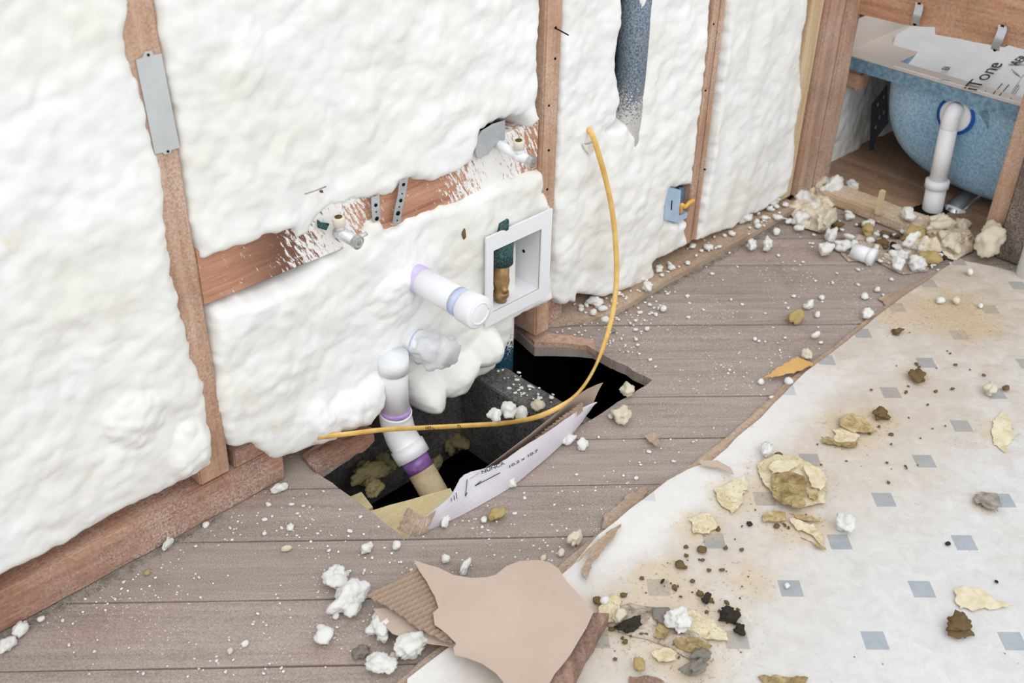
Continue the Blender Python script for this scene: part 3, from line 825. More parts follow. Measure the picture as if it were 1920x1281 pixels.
def text(name, s, loc, xdir, ydir, size, mat, parent, ext=.0002, fit=None):
    cu = bpy.data.curves.new(name, 'FONT'); cu.body = s; cu.size = size; cu.extrude = ext; cu.align_x = 'LEFT'
    cu.materials.append(mat)
    o = bpy.data.objects.new(name, cu); COL.objects.link(o)
    xd = Vector(xdir).normalized(); zd = xd.cross(Vector(ydir)).normalized(); yd_ = zd.cross(xd)
    m = Matrix((xd, yd_, zd)).transposed().to_4x4(); m.translation = Vector(loc)
    bpy.context.view_layer.update()
    me = bpy.data.meshes.new_from_object(o); bpy.data.objects.remove(o)
    if fit:
        wd = max(v.co.x for v in me.vertices); k = fit / wd
        for v in me.vertices: v.co.x *= k
    o = bpy.data.objects.new(name, me); COL.objects.link(o)
    o.matrix_world = m; o.parent = parent
    return o
# marking on the cable
i0 = len(cpts) * 14 // 18
for (u, v, s_, d) in ((796, 802, '14/2 G', .0855), (856, 799, 'TYPE NM', .108)):
    p = PW(u, v + 3.5, YW - d - .0042); p2 = PW(u + 20, v + 3.0, YW - d - .0062)
    text('jacket_marking', s_, p + Vector((-.001, -.002, .001)), p2 - p, up, .0085, M['ink'], cb)

thing(tube('thin_wire', smoothline([PW(572, 364, YW - .016), PW(590, 358, YW - .020), PW(611, 350, YW - .018)]), .0011, M['chunk_g'], None, 8), 'thin grey wire lying on the foam upper left of the lever stop valve', 'wire')
for u, v, w2, h2, lab in ((870, 450, 4, 11, 'slim dark split in the foam left of the valve box'), (918, 446, 9, 4, 'small dark torn nick in the foam just left of the green sleeve'), (772, 322, 5, 5, 'dark nick in the foam above the long perforated strap'), (884, 258, 7, 4, 'dark nick in the foam left of the bent steel plate'), (603, 362, 3, 3, 'dark pit in the foam above the lever stop valve')):
    p = PW(u, v, YW - .012); k = PD(u, v, p)
    me = chunk_mesh(u * .1, .9, .4, 2); me.materials.append(M['chunk_b'])
    o = bpy.data.objects.new('dark_fleck', me); COL.objects.link(o); o.location = p; o.scale = (w2 * k, .003, h2 * k); tag(o, lab, 'fleck')

# ------------------------------------------------------------------ under the floor
jb = empty('floor_joist', 'dark floor joist with white crumbs seen through the floor hole', 'joist')
jz = -.026
ja = PF(930, 682, jz); jc = PF(1052, 745, jz)
jx1 = (ja.x + jc.x) / 2
print('joist', ja, jc)
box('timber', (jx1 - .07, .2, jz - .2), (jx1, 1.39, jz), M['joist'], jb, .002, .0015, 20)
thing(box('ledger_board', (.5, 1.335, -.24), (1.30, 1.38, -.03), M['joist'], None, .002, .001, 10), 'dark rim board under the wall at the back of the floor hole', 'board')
lb = PF(650, 975, -.05); 
thing(sheet('lumber_block', rough([(.815, 1.085), (.95, 1.03), (.985, 1.125), (.835, 1.18)], .02, .002, 1), 0, lambda x, y: -.075, .09, M['lumber']), 'pale yellow lumber block inside the floor hole behind the cardboard strip', 'wood block')
thing(sheet('lumber_offcut', [(.80, 1.20), (.86, 1.19), (.87, 1.235), (.81, 1.245)], 0, lambda x, y: -.085, .07, M['lumber']), 'small yellowish lumber offcut in the left corner of the floor hole', 'wood block')

def chunk(u, v, wpx, mat, label, name='foam_scrap', cat='foam scrap', z=0.0, asp=1.0, rot=None, seed=None, flat=.6, lump=.4, sub=3, group=None, P=None, sink=.0, fine=.12):
    seed = seed if seed is not None else u * .013 + v * .007
    me = chunk_mesh(seed, flat, lump, sub, fine); me.materials.append(mat); me.name = name
    p = P or PF(u, v, z); r = wpx * .5 * PD(u, v, p)
    o = bpy.data.objects.new(name, me); COL.objects.link(o)
    o.location = p - Vector((0, 0, sink)); o.scale = (r, r * asp, r)
    o.rotation_euler = (0, 0, rot if rot is not None else random.uniform(0, 6.28))
    return tag(o, label, cat, group)
def flake(name, pix, z, th, mat, label, cat, curl=.004, step=.01, seed=0, parent=None, rg=.0025, group=None):
    P = [PF(u, v, z).xy[:] for u, v in pix]
    if sum(a[0] * b[1] - b[0] * a[1] for a, b in zip(P, P[1:] + P[:1])) < 0: P = P[::-1]
    P = rough(P, .005, rg * 1.7, seed)
    o = sheet(name, P, step, lambda x, y: z + th + curl * (1 + noise.noise(Vector((x * 22, y * 22, seed)))) * .5, th, mat, parent)
    if label: tag(o, label, cat, group)
    return o

# ------------------------------------------------------------------ vinyl sheet
vedge = [(1790, 490), (1742, 528), (1690, 562), (1655, 588), (1625, 612), (1600, 632), (1572, 655), (1545, 678), (1510, 702), (1480, 732), (1450, 762), (1425, 790), (1395, 815), (1362, 846), (1335, 868), (1290, 885), (1250, 908), (1215, 938), (1180, 966), (1120, 1012), (1062, 1075), (1010, 1120), (950, 1165), (850, 1218), (800, 1255), (765, 1281)]
vp_ = [PF(u, v, .006) for u, v in vedge]
VE = [(p.x, p.y) for p in vp_]
poly = VE + [(.45, .62), (.3, -.5), (3.0, -.5), (2.6, .55), (2.35, .66), PF(1868, 503, .006).xy[:], PF(1830, 496, .006).xy[:]]
VEn = np.array(VE)
def edged(x, y):
    b = 1e9
    for i in range(len(VEn) - 1):
        a = VEn[i]; e = VEn[i + 1] - a; t = max(0, min(1, ((x - a[0]) * e[0] + (y - a[1]) * e[1]) / (e @ e)))
        b = min(b, math.hypot(x - a[0] - e[0] * t, y - a[1] - e[1] * t))
    return b
def vz(x, y):
    d = edged(x, y)
    k = math.exp(-(d / .05) ** 2)
    lift = .010 * k * (.6 + .8 * noise.noise(Vector((x * 5, y * 5, 3)))) * (1 if x < 1.6 else .5)
    return .0085 + max(lift, 0) + .0006 * noise.noise(Vector((x * 8, y * 8, 0)))
vn = sheet('vinyl_sheet', rough(poly, .03, .0025, 4), .03, vz, .0025, M['vinyl'], smooth=False)
tag(vn, 'dirty cream vinyl flooring with small grey diamonds, torn along its left edge', 'vinyl flooring')
# brown underlay showing along the edge
und = []
offs = {}
und_pix = [(1800, 486), (1740, 520), (1688, 554), (1620, 604), (1568, 648), (1505, 694), (1472, 720), (1440, 752), (1415, 775), (1370, 815), (1325, 850), (1270, 890), (1235, 912), (1185, 945), (1140, 985), (1100, 1018), (1050, 1062), (1000, 1108), (940, 1150), (835, 1208), (785, 1245), (745, 1281)]
P = [PF(u, v, .003).xy[:] for u, v in und_pix] + [(.50, .60), (1.0, .5), (1.6, .5), (2.2, .6)]
o = sheet('underlay_board', rough(P, .02, .003, 8), 0, lambda x, y: .0052, .004, M['underlay']); tag(o, 'thin brown underlay showing as a strip along the torn vinyl edge', 'underlay')
# curls of torn face paper
flake('torn_backing', [(1062, 1070), (1095, 1040), (1140, 1000), (1165, 985), (1150, 1010), (1125, 1040), (1105, 1070), (1098, 1092), (1090, 1070), (1110, 1035), (1085, 1055)], .020, .001, M['underlay'], 'curled brown paper strip peeling from the vinyl edge above the cardboard', 'torn paper', .004)
flake('torn_backing', [(1310, 866), (1345, 866), (1368, 878), (1375, 892), (1345, 878), (1318, 874)], .019, .001, M['card'], 'small tan curl on the vinyl edge beside the floorboards', 'torn paper', .003)
flake('torn_backing', [(1135, 970), (1180, 930), (1215, 915), (1205, 940), (1170, 975), (1150, 1000), (1128, 995)], .002, .0015, M['underlay'], 'ragged brown underlay flap lying on the boards at the vinyl edge', 'torn paper', .008)

# ------------------------------------------------------------------ foreground cardboard
cbd = empty('cardboard_piece', 'large torn brown cardboard piece lying in the foreground', 'cardboard')
def cz(x, y): return .038 + .010 * noise.noise(Vector((x * 5, y * 5, 1)))
def cflake(name, pix, z, th, mat, parent, zf=None, rg=.002, seed=0, step=.02, thick=None):
    P = [PF(u, v, z).xy[:] for u, v in pix]
    if sum(a[0] * b[1] - b[0] * a[1] for a, b in zip(P, P[1:] + P[:1])) < 0: P = P[::-1]
    P = rough(P, .012, rg, seed)
    return sheet(name, P, step, zf or (lambda x, y: z), th, mat, parent)
cflake('top_liner', [(776, 1050), (800, 1058), (822, 1064), (850, 1078), (885, 1084), (912, 1083), (930, 1078), (950, 1062), (975, 1053), (1010, 1051), (1030, 1055), (1048, 1068), (1062, 1090), (1090, 1120), (1113, 1147), (1100, 1175), (1070, 1225), (1040, 1262), (1020, 1300), (950, 1300), (944, 1278), (930, 1262), (905, 1245), (878, 1235), (853, 1229), (850, 1216), (856, 1208), (838, 1190), (815, 1172), (812, 1150), (822, 1140), (815, 1118), (800, 1090), (785, 1068)],
       .044, .0012, M['card'], cbd, lambda x, y: .044 + .004 * noise.noise(Vector((x * 4, y * 4, 1))), .0012, 1)
# corrugated medium: ridges
P = [PF(u, v, .038).xy[:] for u, v in [(788, 1062), (800, 1090), (815, 1118), (822, 1140), (812, 1150), (818, 1175), (840, 1192), (858, 1210), (848, 1207), (815, 1193), (780, 1175), (745, 1148), (715, 1130), (688, 1118), (710, 1103), (745, 1085)]]
P = P[::-1] if sum(a[0] * b[1] - b[0] * a[1] for a, b in zip(P, P[1:] + P[:1])) < 0 else P
rd = (PF(790, 1085, .038) - PF(700, 1125, .038)).xy.normalized(); rn = Vector((-rd.y, rd.x))
sheet('corrugated_layer', rough(P, .006, .0012, 3), .0022, lambda x, y: .037 + .0024 * math.sin(Vector((x, y)).dot(rn) * 2 * math.pi / .0092), .001, M['card_d'], cbd)
cflake('bottom_liner', [(700, 1142), (735, 1138), (760, 1158), (800, 1182), (835, 1200), (852, 1210), (845, 1212), (810, 1208), (770, 1200), (735, 1188), (715, 1165)], .026, .0012, M['card'], cbd, rg=.0018, seed=5)
# splintered strip at right side of the cardboard
ss = [(1112, 1148), (1142, 1150), (1120, 1190), (1092, 1240), (1065, 1300), (1020, 1300), (1045, 1258), (1078, 1210)]
o = cflake('splintered_strip', ss, .034, .022, M['splinter'], None, lambda x, y: .034 + .004 * noise.noise(Vector((x * 70, y * 20, 1))), .002, 6, .012)
tag(o, 'splintered dark brown wood strip under the right edge of the foreground cardboard', 'wood strip')

# ------------------------------------------------------------------ folded cardboard strip in the hole
cs = empty('cardboard_strip', 'long folded cardboard strip with a white printed face, standing along the floor hole', 'cardboard')
base = [(790, 1000, .002), (850, 974, .002), (905, 945, .002), (960, 912, .002), (1010, 872, .004), (1055, 832, .006), (1085, 800, .010), (1105, 772, .02), (1116, 757, .035)]
top = [(800, 968, .035), (845, 930, .045), (872, 890, .05), (930, 872, .055), (985, 836, .055), (1030, 808, .055), (1065, 783, .052), (1092, 765, .048), (1117, 754, .04)]
def ruled(name, A_, B_, mat, parent, th=.0015, nv=6, bulge=.004, ridge=0, seed=1.0):
    a = smoothline([PF(*q) for q in A_], 8); b = smoothline([PF(*q) for q in B_], 8)
    n = len(a); V = []; F = []
    for side in (0, 1):
        for i in range(n):
            for j in range(nv + 1):
                t = j / nv; p = a[i].lerp(b[i], t)
                nm = Vector((.4, -.8, .45)).normalized()
                p = p + nm * (bulge * math.sin(math.pi * t) + .0012 * noise.noise(p * 40 + Vector((seed, 0, 0))) + (ridge * (1 if i % 2 else -1) if ridge else 0))
                if j == nv: p = p + (b[i] - a[i]).normalized() * (.0025 * noise.noise(Vector((i * .9, seed, 0))))
                V.append(p - nm * (th * side))
    S = n * (nv + 1)
    for i in range(n - 1):
        for j in range(nv):
            q = i * (nv + 1) + j
            F.append((q, q + nv + 1, q + nv + 2, q + 1)); F.append((S + q + 1, S + q + nv + 2, S + q + nv + 1, S + q))
        q = i * (nv + 1); F.append((q, S + q, S + q + nv + 1, q + nv + 1)); q += nv; F.append((q + nv + 1, S + q + nv + 1, S + q, q))
    for q0_ in (0, (n - 1) * (nv + 1)):
        for j in range(nv): F.append((q0_ + j, q0_ + j + 1, S + q0_ + j + 1, S + q0_ + j))
    return mk(name, V, F, mat, parent, False)
ruled('printed_face', base, top, M['card_w'], cs)
bk_a = [(870, 925, .0), (905, 900, .0), (950, 872, .0), (990, 842, .0), (1030, 812, .0), (1070, 785, .0), (1095, 768, .005), (1112, 758, .02)]
bk_b = [(872, 905, .04), (905, 882, .05), (945, 852, .055), (985, 822, .06), (1025, 790, .062), (1062, 760, .065), (1098, 732, .07), (1131, 717, .072)]
def shiftY(L, dx): return [(u + dx[0], v + dx[1], z) for u, v, z in L]
ruled('back_liner', bk_a, bk_b, M['card'], cs, seed=4.0, bulge=-.002)
rg_b = [(925, 880, .045), (960, 856, .05), (1000, 826, .052), (1035, 797, .054), (1070, 770, .057), (1090, 755, .059)]
rg_a = [(925, 893, .03), (960, 872, .03), (1000, 843, .032), (1035, 816, .035), (1070, 790, .038), (1090, 772, .045)]
a = smoothline([PF(*q) for q in rg_a], 1)
def dense(L, n=56):
    P_ = smoothline([Vector(q) for q in L], 12); out = []
    for i in range(n): out.append(tuple(P_[int(i * (len(P_) - 1) / (n - 1))]))
    return out
def ridged(name, A_, B_, mat, parent, amp=.003):
    a = [PF(*q) for q in dense(A_)]; b = [PF(*q) for q in dense(B_)]
    V = []; F = []
    nm = Vector((.35, -.85, .3)).normalized()
    for i in range(len(a)):
        o_ = nm * (amp if i % 2 else -amp)
        V += [a[i] + o_, b[i] + o_ + Vector((0, 0, random.uniform(-.002, .003)))]
    for i in range(len(a) - 1): F.append((2 * i, 2 * i + 2, 2 * i + 3, 2 * i + 1))
    return mk(name, V, F, mat, parent)
ridged('corrugated_layer', rg_a, rg_b, M['card_d'], cs)
# frayed foot
P = [(746, 992, .004), (762, 1000, .003), (782, 1004, .002), (802, 998, .002)]; Q = [(766, 952, .035), (782, 962, .035), (800, 968, .035), (818, 958, .04)]
ruled('frayed_end', P, Q, M['underlay'], cs, nv=3, ridge=.0012, bulge=.0)
def on_face(u, v):
    # approximate point on the printed face under a pixel: search the leaning plane
    best = None
    a = smoothline([PF(*q) for q in base], 8); b = smoothline([PF(*q) for q in top], 8)
    for i in range(len(a)):
        for j in range(0, 21):
            p = a[i].lerp(b[i], j / 20) ; d = p - CAM; z_ = d.dot(fwd)
            uu = 960 + FPX * d.dot(right) / z_; vv = 640.5 - FPX * d.dot(up) / z_
            e = (uu - u) ** 2 + (vv - v) ** 2
            if best is None or e < best[0]: best = (e, p, (b[i] - a[i]).normalized())
    return best[1], best[2]
nmf = Vector((.4, -.8, .45)).normalized()
for s_, u0, v0, u1, v1, sz in (('NUNCA', 899, 890, 940, 872, .0085), ('10.2 x 10.7', 947, 879, 1000, 850, .0065)):
    p0, dn = on_face(u0, v0); p1, _ = on_face(u1, v1)
    text('printed_text', s_, p0 + nmf * .007, p1 - p0, dn, sz, M['ink'], cs, fit=(p1 - p0).length)
def line_on(u0, v0, u1, v1, r=.0006):
    p0, _ = on_face(u0, v0); p1, _ = on_face(u1, v1); nm = Vector((.4, -.8, .45)).normalized() * .0062
    return tube('printed_line', [p0 + nm, p0.lerp(p1, .5) + nm, p1 + nm], r, M['ink'], cs, 6)
line_on(872, 898, 868, 930); line_on(868, 930, 871, 924); line_on(886, 911, 935, 886); line_on(886, 911, 894, 904); line_on(849, 922, 849, 936); line_on(840, 934, 841, 942); line_on(845, 930, 845, 940)

# ------------------------------------------------------------------ alcove with bathtub
XP = 2.40
# alcove floor and raised old plate
o = box('floor_alcove', (2.40, .2, .0005), (3.55, 1.39, .012), M['ply'], None, 0); tag(o, kind='structure')
hd = empty('header_board', 'rough brown header board crossing above the bathtub', 'header board')
ya = .70
hz0 = PX(1640, 32).z
pix = [(1592, 20), (1650, 34), (1710, 48), (1755, 50), (1756, 64), (1800, 72), (1850, 82), (1885, 88), (1888, 82), (1925, 92)]
Ph = [(PX(u, v, 2.39).y, PX(u, v, 2.39).z) for u, v in pix]
Ph = Ph + [(.60, Ph[-1][1] + .005), (.60, .56), (Ph[-1][0] + .03, .56 - .0)] + [(1.27, .60)]
if sum(a[0] * b[1] - b[0] * a[1] for a, b in zip(Ph, Ph[1:] + Ph[:1])) < 0: Ph = Ph[::-1]
sheet('timber', rough(Ph, .02, .0015, 2), .02, lambda y, z: 2.385 + .001 * noise.noise(Vector((y * 20, z * 60, 0))), -.045, M['header'], hd, to3=lambda y, z, x: (x, y, z))
hs = 2.383
def clip(label, u0, v0, u1, v1):
    P_ = [PX(u0, v0, hs - .001), PX(u0 - 1, v0 + 10, hs - .010), PX((u0 + u1) / 2, (v0 + v1) / 2 + 2, hs - .018), PX(u1 + 1, v1 - 8, hs - .010), PX(u1, v1, hs - .002)]
    return strap('metal_clip', P_, .019, label, [(.06, .004), (.95, .004)], wv=Vector((0, 1, 0)), nrm=Vector((-1, 0, 0)))
clip('curved steel strap clip on the header board, nearer the corner post', 1724, 6, 1716, 46)
clip('curved steel strap clip on the header board, farther from the corner post', 1880, 48, 1866, 94)
wall_w = box('wall_alcove', (2.46, .3, .60), (3.5, .34, 1.2), M['plaster'], None, 0); tag(wall_w, kind='structure')
bk = box('wall_far', (3.48, .2, 0), (3.52, 1.39, 1.2), M['plaster'], None, 0); tag(bk, kind='structure')
# tub: end profile swept along X
tb = empty('bathtub', 'blue-grey steel bathtub seen from its drain end in the alcove', 'bathtub')
XT = 2.475; ZR = .298
y0t, y1t = .50, 1.215            # basin width at the top
def prof(t, sx):                 # t 0..1 across a rounded U; sx shrink with depth
    y_a, y_b, zb_ = y0t, y1t - .0, .040
    W_ = (y_b - y_a) / 2 * sx; cy = (y_a + y_b) / 2; D_ = (ZR - zb_) * (1 if sx > .98 else .98)
    a = math.pi * t; n = 3.2
    cx, sn = math.cos(a), math.sin(a)
    y = cy + W_ * math.copysign(abs(cx) ** (2 / n), cx); z = ZR - D_ * abs(sn) ** (2 / n)
    return y, z
V = []; F = []; nt = 48
rings = [(.0, .001, .60), (.0, .5, .62), (.002, .78, .8), (.006, .90, .9), (.02, .965, .97), (.045, .99, 1.0), (.10, 1.0, 1.0), (.5, 1.0, 1.0), (.95, 1.0, 1.0)]
for (dx, sx, dz) in rings:
    for k in range(nt + 1):
        y, z = prof(k / nt, 1.0)
        cy = (y0t + y1t) / 2
        y = cy + (y - cy) * sx; z = ZR - (ZR - z) * (sx if dx < .05 else 1.0)
        slope = (ZR - z) * .16 if dx < .2 else 0
        V.append((XT + .02 + dx + slope, y, z))
for i in range(len(rings) - 1):
    for k in range(nt):
        q = i * (nt + 1) + k; F.append((q, q + 1, q + nt + 2, q + nt + 1))
mk('basin', V, F, M['tub'], tb, True)
rim_out = [(XT, .46), (XT, 1.34), (3.47, 1.34), (3.47, .46)]
sheet('rim', rim_out, 0, lambda x, y: ZR + .022, .030, M['rimsteel'], tb, holes=[[(XT + .06, .54), (XT + .06, 1.20), (3.38, 1.20), (3.38, .54)]])
sheet('rim_deck', [(XT + .002, .462), (XT + .002, 1.338), (3.468, 1.338), (3.468, .462)], 0, lambda x, y: ZR + .0255, .003, M['enamel'], tb, holes=[[(XT + .055, .54), (XT + .055, 1.20), (3.38, 1.20), (3.38, .54)]])
box('flange', (XT + .05, 1.325, ZR + .024), (3.46, 1.33, ZR + .10), M['enamel'], tb, .001)
g0 = PX(1845, 205, XT + .030); g1 = PX(1900, 300, XT + .06)
tube('brace', [g0, g1], .014, M['rimsteel'], tb, 4, smooth=False)
# overflow and waste pipe
oc = PX(1793, 216, XT + .028)
wp = empty('overflow_pipe', 'white overflow pipe with a blue gasket on the end of the bathtub', 'pipe')
tube('gasket', [oc + Vector((.018, 0, 0)), oc + Vector((-.004, 0, 0))], .047, M['gasket'], wp, 40)
tube('overflow_flange', [oc + Vector((-.003, 0, 0)), oc + Vector((-.007, 0, 0)), oc + Vector((-.009, 0, 0))], [.0385, .0385, .034], M['pvc'], wp, 36)
xx = oc.x - .03
e1 = PX(1786, 210, xx); e2 = PX(1779, 240, xx); e3 = PX(1757, 345, xx); e4 = PX(1745, 408, xx)
tube('elbow', smoothline([oc + Vector((-.004, 0, 0)), Vector((oc.x - .018, e1.y, e1.z)), e1 + Vector((0, 0, -.012)), e2], 6), .0205, M['pvc'], wp, 28)
ey = (e2.y + e3.y) / 2
tube('pipe', [e2, e3], .0205, M['pvc'], wp, 28)
dd = (e4 - e3).normalized()
tube('coupling', [e3 - dd * .012, e3 - dd * .010, e3 + dd * .008, e3 + dd * .010], [.022, .0285, .0285, .025], M['pvc'], wp, 28)
tube('lower_pipe', [e3 + dd * .006, e4 + dd * .03], .0245, M['pvc'], wp, 28)
dh = empty('drain_fitting', 'shiny drain fitting under the bathtub beside the white pipe', 'drain fitting')
f0 = PX(1790, 395, 2.52); f1 = PX(1815, 372, 2.60)
tube('fitting_body', smoothline([f0 + Vector((-.01, 0, -.02)), f0, f1, f1 + Vector((.03, 0, .01))], 5), [.022] * 6 + [.026] * 10, M['chrome'], dh, 20)
tube('locknut', [f0 + Vector((-.004, .0, -.012)), f0 + Vector((.006, .0, .004))], .028, M['pvc'], dh, 10, smooth=False)
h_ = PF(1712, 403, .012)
cut_ = flake('alcove_hole_patch', [(1690, 400), (1715, 388), (1745, 378), (1775, 384), (1782, 398), (1740, 412), (1705, 414)], .0122, .0006, M['hole'], None, None, 0, 0, 4); tag(cut_, kind='structure')  # flat dark sheet standing in for a hole through the alcove plywood
# ledger wood under the tub rim and black perforated bracket
thing(box('ledger_block', (2.478, 1.265, .240), (2.53, 1.31, .286), M['header'], None, .006, .001, 4), 'orange wood ledger block under the corner of the tub rim', 'wood block')
bb = empty('perforated_bracket', 'black perforated bracket beside the tub in the alcove', 'bracket')
bq = [(1634, 195), (1662, 160), (1664, 232), (1640, 262), (1636, 282), (1630, 283), (1632, 240)]
Pb = [(PX(u, v, 2.56).y, PX(u, v, 2.56).z) for u, v in bq]
hl = [[(PX(u + a, v + b, 2.56).y, PX(u + a, v + b, 2.56).z) for a, b in ((-3, 2), (0, -6), (3, -4), (1, 5))] for u, v in ((1645, 197), (1656, 184), (1648, 222), (1656, 212), (1641, 240))]
if sum(a[0] * b[1] - b[0] * a[1] for a, b in zip(Pb, Pb[1:] + Pb[:1])) < 0: Pb = Pb[::-1]
sheet('plate', Pb, 0, lambda y, z: 2.56, -.003, M['black'], bb, holes=hl, to3=lambda y, z, x: (x, y, z))
# white protective sheet over the tub, printed
ps = empty('protective_sheet', 'white printed packing sheet covering the inside of the bathtub', 'packing sheet')
def psz(x, y):
    t = (x - (XT + .02))
    return ZR + .030 - .03 * math.exp(-((t - .07) / .05) ** 2) + .22 * max(0, t - .10) ** 1.4
pe = [(XT + .012, 1.19), (XT + .06, 1.215), (XT + .10, 1.25), (XT + .2, 1.29), (XT + .42, 1.28), (XT + .55, 1.15), (XT + .55, .50), (XT + .012, .50)]
sheet('sheet', rough(pe[::-1], .03, .0015, 3), .02, psz, .003, M['paper_w'], ps, smooth=False)
def on_ps(u, v):
    z = .34
    for _ in range(30):
        p = PF(u, v, z); z = psz(p.x, p.y)
    p.z = z; return p
def ps_text(s_, a_, b_, size, flip=False):
    p = on_ps(*a_); p2 = on_ps(*b_); dx_ = p2 - p
    n_ = Vector((-.25, 0, 1)).normalized(); n_ = (n_ - dx_.normalized() * n_.dot(dx_.normalized())).normalized()
    yv = n_.cross(dx_.normalized())
    text('printed_text', s_, p + n_ * .002, dx_, yv, size, M['ink'], ps, fit=dx_.length)
ps_text('iTone', (1829, 173), (1874, 147), .046)
ps_text('AER', (1906, 124), (1930, 109), .030)
ps_text('CARACTERISTICAS', (1884, 150), (1925, 124), .012)
ps_text('REA', (1781, 138), (1762, 150), .026)
for i in range(6):
    p = on_ps(1889 + i * 3, 156 + i * 4); p2 = on_ps(1889 + i * 3 + 22, 156 + i * 4 - 13)
    tube('printed_line', [p + Vector((0, 0, .0012)), p2 + Vector((0, 0, .0012))], .0005, M['ink'], ps, 5)
for i, (u, v, l) in enumerate(((1847, 172, 18), (1862, 177, 14), (1874, 180, 14), (1895, 186, 24), (1904, 188, 20))):
    p = on_ps(u, v); p2 = on_ps(u + l, v - l * .6)
    tube('printed_line', [p + Vector((0, 0, .0015)), p2 + Vector((0, 0, .0015))], .0011, M['ink'], ps, 5)
p = on_ps(1826, 156); p2 = on_ps(1906, 96)
tube('printed_line', [p.lerp(p2, t) + Vector((0, 0, .0)) for t in (0, .5, 1)], .0005, M['chunk_g'], ps, 5)
p = on_ps(1780, 140); p2 = on_ps(1762, 150)
text('printed_text', 'AER', p + Vector((0, 0, .003)), p2 - p, (p2 - p).cross(Vector((0, 0, -1))) * -1, .024, M['ink'], ps)
# partition plate (old, foam splattered) and studs at right
thing(box('old_bottom_plate', (2.325, .86, .001), (2.40, 1.245, .030), M['oldplate'], None, .004, .003, 18), 'pale debris-covered old plate lying in front of the bathtub', 'board')
rs = empty('wall_stud', 'orange-brown stud at the right edge in front of the bathtub', 'wall stud')
xs_ = 2.40
box('timber', (xs_, .798, .012), (xs_ + .09, .842, 1.1), M['stud'], rs, .003, .001, 20)
thing(box('wall_stud', (xs_ - .02, .735, .002), (xs_ + .08, .794, 1.1), M['darkstud'], None, .003, .001, 20), 'dark weathered stud at the right edge beside the orange-brown one', 'wall stud')
thing(tube('drain_pipe', [PF(1925, 522, .0) + Vector((0, 0, 0)), PF(1925, 522, 0) + Vector((0, 0, .3))], .026, M['pvc'], None, 24), 'white pipe at the right picture edge beside the dark stud', 'pipe')

